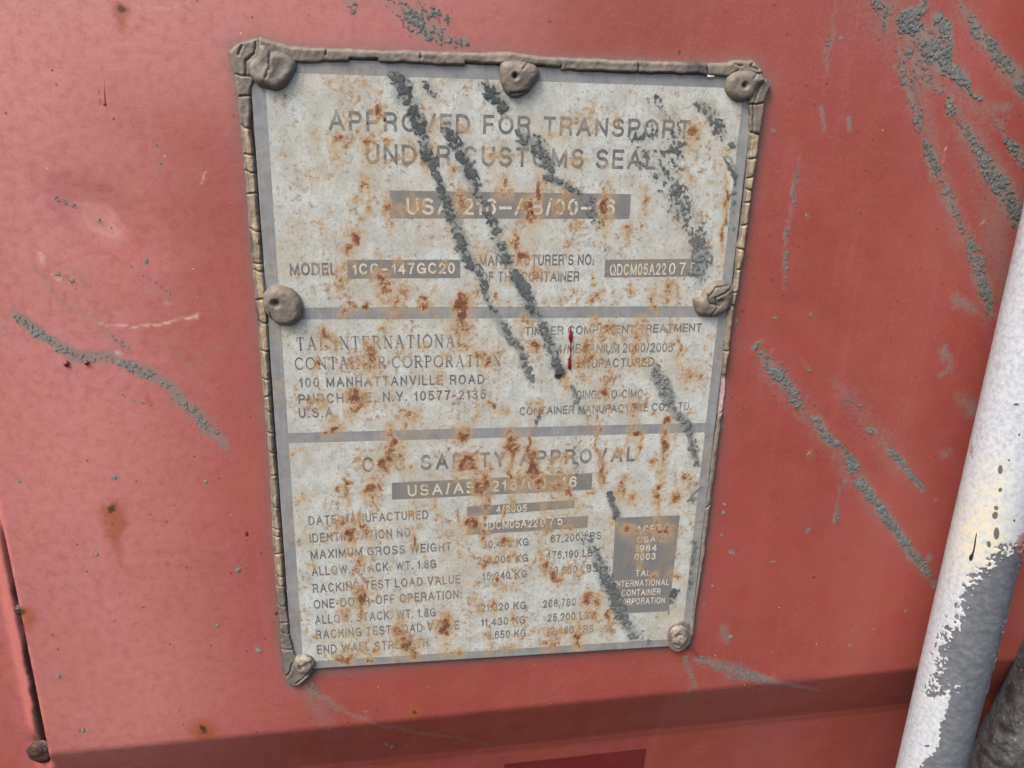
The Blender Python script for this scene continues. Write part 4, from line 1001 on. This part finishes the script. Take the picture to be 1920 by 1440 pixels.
mud([[(912, 165, 30, .8, .1), (928, 178, 40, .95, .1), (938, 196, 30, 1.0, .1)], [(938, 206, 26, .3, .3), (965, 235, 26, .25, .35), (984, 262, 30, .85, .2), (1005, 270, 34, .8, .25), (1018, 292, 34, .75, .3), (1030, 310, 26, .65, .3)],
     [(1026, 332, 16, 1.3, .4), (1050, 340, 14, 1.2, .4)], [(1055, 346, 16, .6, .4), (1078, 360, 24, .45, .4), (1105, 380, 26, .35, .5), (1120, 425, 20, .45, .4)]], plate, PH, .0008, 127)
mud([[(1225, 190, 34, .4, .25), (1243, 214, 22, .6, .2)], [(1212, 245, 60, .38, .3), (1222, 300, 60, .4, .35), (1250, 330, 46, .45, .35), (1268, 372, 56, .62, .35), (1278, 392, 56, .6, .35), (1300, 415, 40, .45, .4), (1308, 450, 40, .7, .5), (1312, 484, 44, .95, .5), (1308, 508, 50, .95, .55), (1303, 535, 30, .5, .5)],
     [(1258, 200, 26, .4, .3), (1265, 260, 40, .35, .35), (1264, 310, 34, .45, .3)]], plate, PH, .0006, 131, grain=.0011)
mud([[(1306, 194, 20, .7, .2), (1328, 203, 30, .7, .25), (1343, 228, 24, .55, .25), (1350, 258, 26, .55, .25)], [(1374, 268, 22, .65, .3), (1384, 290, 22, .55, .3)], [(1357, 292, 6, 1.2, .3), (1370, 316, 7, 1.2, .3), (1379, 330, 12, 1.2, .35), (1377, 345, 8, .8, .4)], [(1376, 360, 14, .5, .6), (1372, 400, 20, .5, .65), (1368, 430, 18, .4, .65)]], plate, PH, .0005, 137, grain=.0011)
mud([[(1226, 685, 16, .6, .7), (1233, 702, 30, 1.1, .75), (1242, 720, 34, 1.2, .8), (1250, 740, 26, 1.0, .75), (1262, 765, 18, .8, .7), (1280, 785, 18, .9, .65), (1290, 808, 20, .9, .6), (1297, 832, 20, .9, .55), (1303, 858, 14, .8, .5), (1308, 872, 7, .6, .5)]], plate, PH, .0012, 139)
mud([[(1303, 900, 14, .4, .6), (1300, 935, 20, .55, .6)]], plate, PH, .0005, 147)
mud([[(1301, 1000, 10, .35, .6), (1302, 1030, 14, .7, .5), (1297, 1070, 12, .75, .45), (1292, 1110, 10, .6, .5), (1288, 1150, 10, .4, .6)]], plate, PH, .0005, 149, grain=.0010)
mud([[(1266, 1105, 14, .7, .15), (1258, 1130, 18, .55, .15), (1254, 1150, 8, .5, .2)]], plate, PH, .0005, 150, grain=.0010)
mud([[(1290, 940, 4, 1.3, .8), (1300, 925, 4, 1.3, .8), (1316, 912, 3, 1.2, .8)]], plate, PH, .0005, 152, amp=.6)
mud([[(1139, 922, 14, 1.0, .35), (1148, 945, 14, .9, .4), (1155, 970, 14, .9, .4)], [(1090, 1003, 30, .35, .6), (1116, 1032, 28, .55, .5), (1126, 1060, 24, .85, .4), (1138, 1090, 24, 1.05, .35), (1150, 1118, 26, 1.1, .35), (1162, 1145, 28, 1.0, .35), (1175, 1170, 26, .9, .45), (1190, 1190, 26, .6, .6), (1215, 1198, 20, .35, .6)]], plate, PH, .0005, 151)
mud([[(1073, 722, 8, 1.0, .6), (1078, 745, 18, .55, .6), (1082, 762, 14, .5, .6), (1095, 775, 10, .4, .6)], [(1077, 840, 10, .45, .5), (1080, 895, 10, .4, .5)], [(1010, 776, 7, .9, .4), (1004, 795, 6, .8, .35)], [(1128, 470, 5, .8, .4), (1145, 466, 10, .6, .4), (1133, 482, 5, .6, .4)]], plate, PH, .0006, 157)

WH = 0.00006
mud([[(655, 0, 26, .6, .5), (662, 16, 18, .4, .5)], [(725, 0, 34, .45, .5), (760, 20, 50, .5, .45), (790, 52, 50, .8, .4), (818, 64, 40, .7, .4), (845, 78, 22, .5, .45), (876, 80, 10, .9, .4)], [(790, 0, 50, .35, .5), (840, 40, 40, .4, .5)]], container, WH, .0007, 201)
mud([[(25, 590, 16, .5, .8), (50, 612, 26, .7, .75), (100, 645, 26, .72, .75), (150, 672, 28, .72, .75), (190, 668, 16, .35, .8), (225, 680, 22, .55, .75), (270, 697, 26, .68, .75), (312, 720, 26, .55, .75), (345, 758, 26, .62, .75), (372, 782, 28, .62, .7), (398, 808, 24, .55, .75), (416, 838, 16, .45, .8)]], container, WH, .0005, 211, grain=.0010)
mud([[(105, 370, 16, .25, .7), (190, 418, 12, .5, .4), (235, 462, 16, .35, .6)], [(170, 545, 18, .3, .7), (105, 515, 12, .5, .5), (115, 525, 8, .5, .6)], [(210, 632, 10, .6, .7), (232, 650, 18, .4, .7)], [(318, 550, 6, .6, .7), (244, 502, 8, .3, .7)], [(225, 735, 5, .7, .7), (245, 750, 5, .6, .7), (268, 756, 5, .8, .7)]], container, WH, .0003, 223, grain=.0009)
mud([[(1645, 0, 30, .6, .45), (1660, 22, 40, .65, .45), (1655, 52, 16, .6, .5)], [(1690, 35, 24, .9, .55), (1705, 28, 26, 1.3, .6), (1722, 25, 18, 1.2, .6), (1732, 8, 26, .8, .5)], [(1690, 48, 30, .7, .45), (1725, 62, 44, .85, .5), (1745, 95, 60, .85, .45), (1768, 120, 40, .95, .5), (1785, 130, 26, 1.1, .5), (1800, 145, 24, 1.0, .5), (1815, 168, 14, .9, .5), (1833, 186, 12, .7, .55)],
     [(1758, 32, 26, .9, .5), (1772, 55, 26, .95, .5), (1780, 85, 18, .85, .5), (1778, 110, 14, .8, .5)], [(1850, 205, 6, .4, .6), (1880, 250, 6, .5, .6)], [(1885, 262, 10, .8, .5), (1897, 275, 18, .9, .5), (1912, 290, 22, .9, .5), (1925, 305, 24, .9, .5)]], container, WH, .0011, 227)
mud([[(1682, 98, 24, .6, .5), (1690, 130, 28, .55, .5), (1705, 172, 24, .7, .5), (1720, 215, 24, .65, .5), (1724, 240, 16, .8, .5)], [(1733, 262, 14, .7, .5), (1743, 290, 20, .95, .45), (1755, 322, 18, .9, .45), (1760, 335, 12, .3, .5), (1770, 352, 22, .6, .55), (1782, 382, 26, .75, .5), (1796, 412, 20, .55, .5), (1810, 440, 16, .35, .55), (1822, 465, 24, .75, .5), (1834, 505, 26, .8, .45), (1845, 535, 26, .95, .4), (1853, 570, 18, .9, .4), (1858, 590, 10, .7, .4)]], container, WH, .0008, 229)
mud([[(1700, 92, 14, .6, .5), (1722, 130, 30, .65, .5), (1742, 152, 34, .6, .5), (1765, 170, 18, .5, .5)]], container, WH, .0007, 233)
mud([[(1776, 185, 16, .9, .5), (1782, 205, 22, .95, .5), (1795, 228, 14, .35, .5), (1815, 250, 26, .85, .5), (1830, 275, 24, .75, .5), (1848, 305, 30, .95, .45), (1866, 335, 34, 1.1, .55), (1878, 352, 36, 1.2, .6), (1895, 382, 34, 1.0, .45), (1912, 412, 34, .95, .4), (1928, 440, 34, .9, .4)]], container, WH, .0010, 239)
mud([[(1795, 0, 16, .5, .5), (1812, 24, 14, .6, .55), (1828, 52, 22, .8, .5), (1845, 74, 24, .85, .5), (1862, 95, 26, .95, .5), (1880, 118, 22, .9, .5), (1898, 138, 26, 1.0, .5), (1922, 172, 26, .9, .5)]], container, WH, .0007, 241)
mud([[(1424, 642, 10, .9, .55), (1416, 652, 10, .9, .55)], [(1432, 640, 14, .5, .5)], [(1428, 665, 22, .65, .5), (1445, 690, 32, .75, .5), (1462, 705, 36, .8, .5), (1480, 725, 30, .75, .5), (1498, 762, 18, .8, .45)], [(1508, 776, 8, .4, .5), (1533, 790, 18, 1.0, .5), (1545, 815, 20, 1.1, .5), (1562, 828, 16, 1.0, .5), (1580, 842, 9, .7, .5), (1598, 872, 24, .95, .45), (1606, 892, 16, .6, .5)],
     [(1612, 904, 24, 1.25, .6), (1622, 914, 22, 1.2, .6), (1640, 942, 16, .95, .55), (1662, 968, 20, 1.1, .5), (1680, 995, 16, .95, .5), (1694, 1014, 18, 1.2, .6), (1712, 1040, 18, 1.0, .5), (1732, 1065, 20, 1.1, .55), (1748, 1085, 10, .4, .5), (1758, 1100, 18, .9, .4)], [(1742, 1044, 16, .9, .55)]], container, WH, .0010, 251)
mud([[(1555, 710, 14, .4, .6), (1580, 735, 26, .42, .6), (1610, 765, 16, .4, .6)], [(1628, 805, 12, .9, .6), (1640, 812, 8, .8, .6)], [(1655, 825, 10, .5, .6), (1672, 845, 14, .9, .55), (1692, 872, 16, .85, .5), (1710, 895, 14, .9, .5), (1728, 912, 8, .8, .5), (1733, 922, 5, .6, .5)], [(1754, 938, 9, .9, .5)], [(1500, 680, 14, .4, .55), (1520, 695, 10, .45, .55)]], container, WH, .0006, 257, grain=.0010)
mud([[(1580, 902, 8, .7, .6), (1572, 930, 6, .4, .6), (1568, 975, 9, .9, .5)]], container, WH, .0005, 259)
mud([[(1495, 310, 6, .4, .6), (1486, 370, 8, .8, .6), (1490, 385, 10, .4, .6)], [(1474, 430, 8, .8, .5), (1472, 450, 6, .6, .5)], [(1474, 472, 9, .7, .5), (1471, 530, 8, .5, .6)], [(1568, 25, 6, .7, .5)], [(1554, 75, 10, .5, .5), (1546, 118, 8, .6, .5)], [(1566, 148, 8, .35, .5)], [(1573, 74, 6, 1.3, .8), (1576, 70, 6, 1.3, .8)]], container, WH, .0005, 263, grain=.0009)
mud([[(1310, 1230, 5, .8, .5), (1328, 1238, 7, .9, .5)], [(1345, 1248, 26, .4, .6), (1375, 1258, 40, .5, .6), (1405, 1264, 26, .62, .55), (1422, 1275, 14, .6, .55), (1450, 1282, 8, .4, .6)], [(1283, 1238, 10, .4, .6), (1298, 1272, 12, .4, .6), (1306, 1288, 12, .5, .6)]], container, WH, .0004, 269, grain=.0010)
mud([[(582, 1280, 26, .35, .5), (595, 1300, 22, .3, .55), (625, 1328, 16, .3, .55)], [(682, 1332, 9, .8, .5)], [(700, 1358, 8, .3, .6), (780, 1386, 8, .35, .6)]], container, WH, .0003, 271, grain=.0009)
# single flecks of mud thrown on the wall
for k, (u, v, r) in enumerate([(216, 895, 5.5), (385, 903, 4), (349, 995, 3.2), (406, 1172, 4.2), (485, 1217, 6), (155, 1370, 6), (180, 1037, 3.5), (110, 1268, 6), (445, 1067, 6), (298, 304, 5), (293, 268, 3.4), (272, 489, 4.2), (1516, 993, 5), (1358, 944, 3.6), (1357, 960, 4), (1370, 1035, 4), (1448, 1052, 4),
                               (1697, 1146, 3.6), (1592, 1210, 3.4), (1355, 800, 4), (1352, 1003, 3), (1335, 1100, 3.5), (1322, 1130, 3), (1452, 248, 4), (1510, 403, 4), (1450, 596, 4), (1520, 590, 3.5), (35, 900, 5), (1368, 1195, 5), (1380, 600, 5), (725, 1070 + 350, 4), (735, 1428, 5)]):
    mud([[(u, v, r * 1.7, 1.25, .9), (u + .7, v + 1, r * 1.7, 1.25, .9)]], container, WH, .0005, 300 + 3 * k, amp=.5, thr=.42)

# the thin smear of the same mud left on the paint and the print round the crumbs
for ob in list(container.children) + list(plate.children):
    a = ob.data.attributes.get('film')
    if a is None:
        continue
    n = len(ob.data.vertices)
    co = np.empty(n * 3, np.float32)
    ob.data.vertices.foreach_get('co', co)
    co = co.reshape(-1, 3).astype(float) + np.array(ob.parent.location)
    old = np.empty(n, np.float32)
    a.data.foreach_get('value', old)
    on = 'wall' if ob.parent is container else 'plate'
    new = np.maximum(old, soft(MUD[on], co[:, 0], co[:, 2], 71))
    a.data.foreach_set('value', new.astype(np.float32))

# ------------------------------------------------------------------ drips: a bead with a thread above it
def drip(parent, pts, mat, h, name='paint_drip'):
    """lathed run of paint lying on the surface; rows: u, v, half width px"""
    V, F = [], []
    n = 12
    base = np.array([P(u, v, h) for u, v, _ in pts])
    off = [float(wall_y(np.array(b[0]), np.array(b[1]))) if parent is container else 0.0 for b in base]
    for (u, v, r), b, o in zip(pts, base, off):
        k = mm_per_px(u, v, h)[0] * r
        for j in range(n):
            a = 2 * math.pi * j / n
            V.append((b[0] + k * math.cos(a), o - h - max(k * .75 * math.sin(a), -k * .3), b[1]))
    for i in range(len(pts) - 1):
        for j in range(n):
            a, b_ = i * n + j, i * n + (j + 1) % n
            F.append((a, b_, b_ + n, a + n))
    return mesh_ob(name, V, F, mat, parent)
drip(plate, [(1070, 612, .3), (1070, 618, 1.2), (1070, 626, 3.2), (1070, 632, 4.2), (1070, 637, 3.4), (1070, 642, 1.3), (1070, 665, .9), (1069, 668, 1.0), (1068, 672, 2.6), (1068, 682, 2.6), (1068, 688, 3.3), (1068, 692, 2.0), (1068, 694, .2)], M_RED, PH + .0001)
def bead(u, v, r, tail, mat=M_PURPLE, parent=container):
    h = 0.0
    return drip(parent, [(u, v - tail, .2), (u, v - tail * .5, .8), (u, v - r * 1.2, r * .7), (u, v - r * .3, r), (u, v + r * .4, r * .9), (u, v + r, r * .3), (u, v + r * 1.1, .1)], mat, h)
bead(124, 683, 5, 10)
bead(162, 681, 4, 6)
bead(463, 1001, 5.0, 24)
bead(518, 1150, 3.5, 12)
bead(49, 1305, 3.2, 6)
bead(196, 195, 3.5, 62, plain('brown_run', lin(140, 70, 58), .5))

# ------------------------------------------------------------------ weld lump at the lower left bend, sticker below the fold
def lumpy(name, parent, c, r, mat, seed, squash=(1, .5, 1)):
    V, F = [], []
    nu, nv = 72, 44
    for j in range(nv + 1):
        for i in range(nu):
            th, ph = 2 * math.pi * i / nu, math.pi * j / nv
            d = np.array((math.sin(ph) * math.cos(th), math.sin(ph) * math.sin(th), math.cos(ph)))
            k = .78 + .45 * float(fbm(np.array(d[0] * 1.3 + d[1] * 2.1), np.array(d[2] * 1.7 - d[1]), .9, 3, seed, .5))
            V.append(np.array(c) + d * r * k * np.array(squash))
    for j in range(nv):
        for i in range(nu):
            a, b = j * nu + i, j * nu + (i + 1) % nu
            F.append((a, a + nu, b + nu, b))
    return mesh_ob(name, V, F, mat, parent)
x, z = P(58, 1432)
lumpy('weld_bead', container, (x + .001, .0085, z - .001), .0058, M_WELD, 7, (1.0, .45, 1.0))
x, z = P(38, 1148)
lumpy('weld_bead', container, (x, .0016, z), .0032, M_WELD, 9, (1.0, .45, .9))
c = [P(947, 1438), P(1214, 1410), P(1210, 1470), P(940, 1500)]
yb = FOLD_D
q = [P(a, b, -yb) for a, b in ((947, 1438), (1214, 1409), (1210, 1475), (944, 1500))]
a = np.linspace(0, 1, 60)
SX, SZ = np.meshgrid(a, a)
X = (q[3][0] * (1 - SX) + q[2][0] * SX) * (1 - SZ) + (q[0][0] * (1 - SX) + q[1][0] * SX) * SZ
Z = (q[3][1] * (1 - SX) + q[2][1] * SX) * (1 - SZ) + (q[0][1] * (1 - SX) + q[1][1] * SX) * SZ
Y = wall_y(X, Z) + (fbm(X, Z, .09, 2, 5) - .5) * .0016 - .00015
mesh_ob('sticker', np.stack([X.ravel(), Y.ravel(), Z.ravel()], 1), grid_faces(60, 60), M_STICK, container, None, True, 'crimson rectangle stuck below the fold')

# ------------------------------------------------------------------ the white locking bar
RX, RY, RR = 0.2590, -0.0300, 0.0150
rod = empty('locking_bar', (RX, RY, -0.75), 'white painted round bar with chipped grey patches beside the plate', 'locking bar')
nth, zz = 260, np.concatenate([np.linspace(-.75, -.37, 30)[:-1], np.arange(-.37, .06, .00055), np.linspace(.06, .5, 30)])
TH, ZR = np.meshgrid(np.linspace(0, 2 * math.pi, nth, endpoint=False), zz)
def to_photo(x, y, z):
    d = np.stack([x, y + DIST, z], -1)
    cx, cy, cz = [d @ np.array((EH[k], EN[k], -EV[k])) for k in range(3)]
    cz = np.where(cz > .02, cz, .02)
    return 960 + FPX * cx / cz, 720 + FPX * cy / cz
X, Y, Z = RX + RR * np.cos(TH), RY - RR * np.sin(TH), ZR
U, Vv = to_photo(X, Y, Z)
front = np.sin(TH) > -.35
BARE = [(1935, 1018), (1918, 1026), (1880, 1031), (1866, 1042), (1852, 1062), (1832, 1080), (1812, 1098), (1800, 1116), (1796, 1150), (1788, 1175), (1774, 1194), (1762, 1214), (1760, 1250), (1752, 1292), (1733, 1313), (1752, 1308), (1768, 1304), (1785, 1299), (1778, 1318), (1772, 1330), (1768, 1360), (1758, 1402), (1738, 1424), (1718, 1448), (1690, 1500), (1900, 1500), (1870, 1300), (1935, 1060)]
s, t = RR * TH, ZR
ju, jv = (fbm(s, t, .006, 4, 71, .6) - .5) * 24, (fbm(s, t, .006, 4, 77, .6) - .5) * 24
bd, _, _ = sdf(np.array(BARE, float), U + ju * .5, Vv + jv * .5)
nearedge = np.exp(-np.abs(bd) / 30)
rag = (Vv < 1300)
bare = .5 + bd / 30 + (fbm(s, t, .0013, 3, 83, .6) - .5) * np.where(rag, 5.0, .6) * nearedge
bare = np.where(front, np.clip(bare, 0, 1), 0)
spot = np.zeros(U.shape)
for (u, v, a, b) in [(1875, 880, 5, 10), (1867, 952, 5, 5), (1865, 966, 6, 8), (1876, 918, 4, 5), (1868, 1000, 6, 14), (1905, 760, 7, 3), (1910, 815, 3, 3), (1892, 862, 3, 3), (1820, 745, 2, 2), (1738, 1398, 7, 2.5), (1902, 976, 3, 3), (1853, 1020, 5, 8)]:
    spot = np.maximum(spot, np.where(front, np.exp(-(((U - u + ju * .25) / a) ** 2 + ((Vv - v + jv * .25) / b) ** 2)), 0))
cream = np.where(front, np.exp(-((U - 1840) / 55) ** 2 - ((Vv - 1010) / 75) ** 2) + .5 * np.exp(-((U - 1870) / 40) ** 2 - ((Vv - 900) / 60) ** 2) + .35 * np.exp(-np.abs(bd) / 10), 0)
reds = np.where(front, .9 * np.exp(-((U - 1918) / 14) ** 2 - ((Vv - 1025) / 30) ** 2) + .55 * np.exp(-((U - 1822) / 6) ** 2 - ((Vv - 845) / 30) ** 2), 0)
rr = RR - .00035 * sstep(bare, .46, .54) + (fbm(s, t, .004, 3, 91) - .5) * .0001
X, Y = RX + rr * np.cos(TH), RY - rr * np.sin(TH)
nzr = len(zz)
idx = np.arange(nzr * nth).reshape(nzr, nth)
F = np.stack([idx[:-1], np.roll(idx, -1, 1)[:-1], np.roll(idx, -1, 1)[1:], idx[1:]], -1).reshape(-1, 4)
bar_ob = mesh_ob('bar_tube', np.stack([X.ravel(), Y.ravel(), Z.ravel()], 1), F[:, ::-1], M_BARPAINT, rod, {'bare': bare, 'spot': spot, 'cream': cream, 'reds': reds})
# a dark run with its bead on the bar
def bar_point(u, v):
    d = np.array((u - 960.0, v - 720.0, FPX))
    dx, dy, dz = d @ EH, d @ EN, -(d @ EV)
    ox, oy = -RX, -DIST - RY
    A_, B_, C_ = dx * dx + dy * dy, 2 * (ox * dx + oy * dy), ox * ox + oy * oy - (RR + .0001) ** 2
    k = (-B_ - math.sqrt(max(B_ * B_ - 4 * A_ * C_, 0))) / (2 * A_)
    return np.array((k * dx, -DIST + k * dy, k * dz))
V, F = [], []
pts = [(1831, 999, .5), (1830, 1006, 1.4), (1828, 1020, 1.9), (1826, 1032, 2.0), (1824, 1038, 2.6), (1822, 1042, 4.6), (1821, 1046, 4.8), (1820, 1050, 3.0), (1820, 1052, .3)]
for u, v, r in pts:
    c = bar_point(u, v)
    for j in range(12):
        a = 2 * math.pi * j / 12
        V.append((c[0] + r * .0002 * math.cos(a), c[1] - r * .00013 * math.sin(a), c[2]))
for i in range(len(pts) - 1):
    for j in range(12):
        a, b = i * 12 + j, i * 12 + (j + 1) % 12
        F.append((a, b, b + 12, a + 12))
mesh_ob('paint_drip', V, F, M_DARK, rod)

# ------------------------------------------------------------------ the grease-caked fitting behind the bar, lower right
FX, FY, FR = 0.3235, -0.0060, 0.0165
fit = empty('greasy_fitting', (FX, FY, -0.75), 'grimy brown steel fitting caked with grease at the right of the white bar', 'door fitting')
nth, zz = 200, np.arange(-.75, -.236, .0009)
TH, ZR = np.meshgrid(np.linspace(0, 2 * math.pi, nth, endpoint=False), zz)
s = FR * TH
cap = np.sqrt(np.clip(1 - np.clip((ZR + .262) / .026, 0, .999) ** 2, 0, 1))
r = FR * cap * (1 + (fbm(s, ZR, .006, 4, 95, .6) - .5) * .12)
band = np.exp(-((np.mod(-ZR, .021) - .010) / .0022) ** 2) * (np.sin(TH) > 0) * .0012
r = r * (1 - .32 * sstep(ZR, -.345, -.262))
r = r - band * sstep(-ZR, .30, .315)
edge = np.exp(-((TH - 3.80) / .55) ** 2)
idx = np.arange(len(zz) * nth).reshape(len(zz), nth)
F = np.stack([idx[:-1], np.roll(idx, -1, 1)[:-1], np.roll(idx, -1, 1)[1:], idx[1:]], -1).reshape(-1, 4)
mesh_ob('fitting_body', np.stack([(FX + .09 * (ZR + .335) * sstep(ZR, -.40, -.335) + r * np.cos(TH)).ravel(), (FY - r * np.sin(TH)).ravel(), ZR.ravel()], 1), F[:, ::-1], M_GREASE, fit, {'edge': edge})
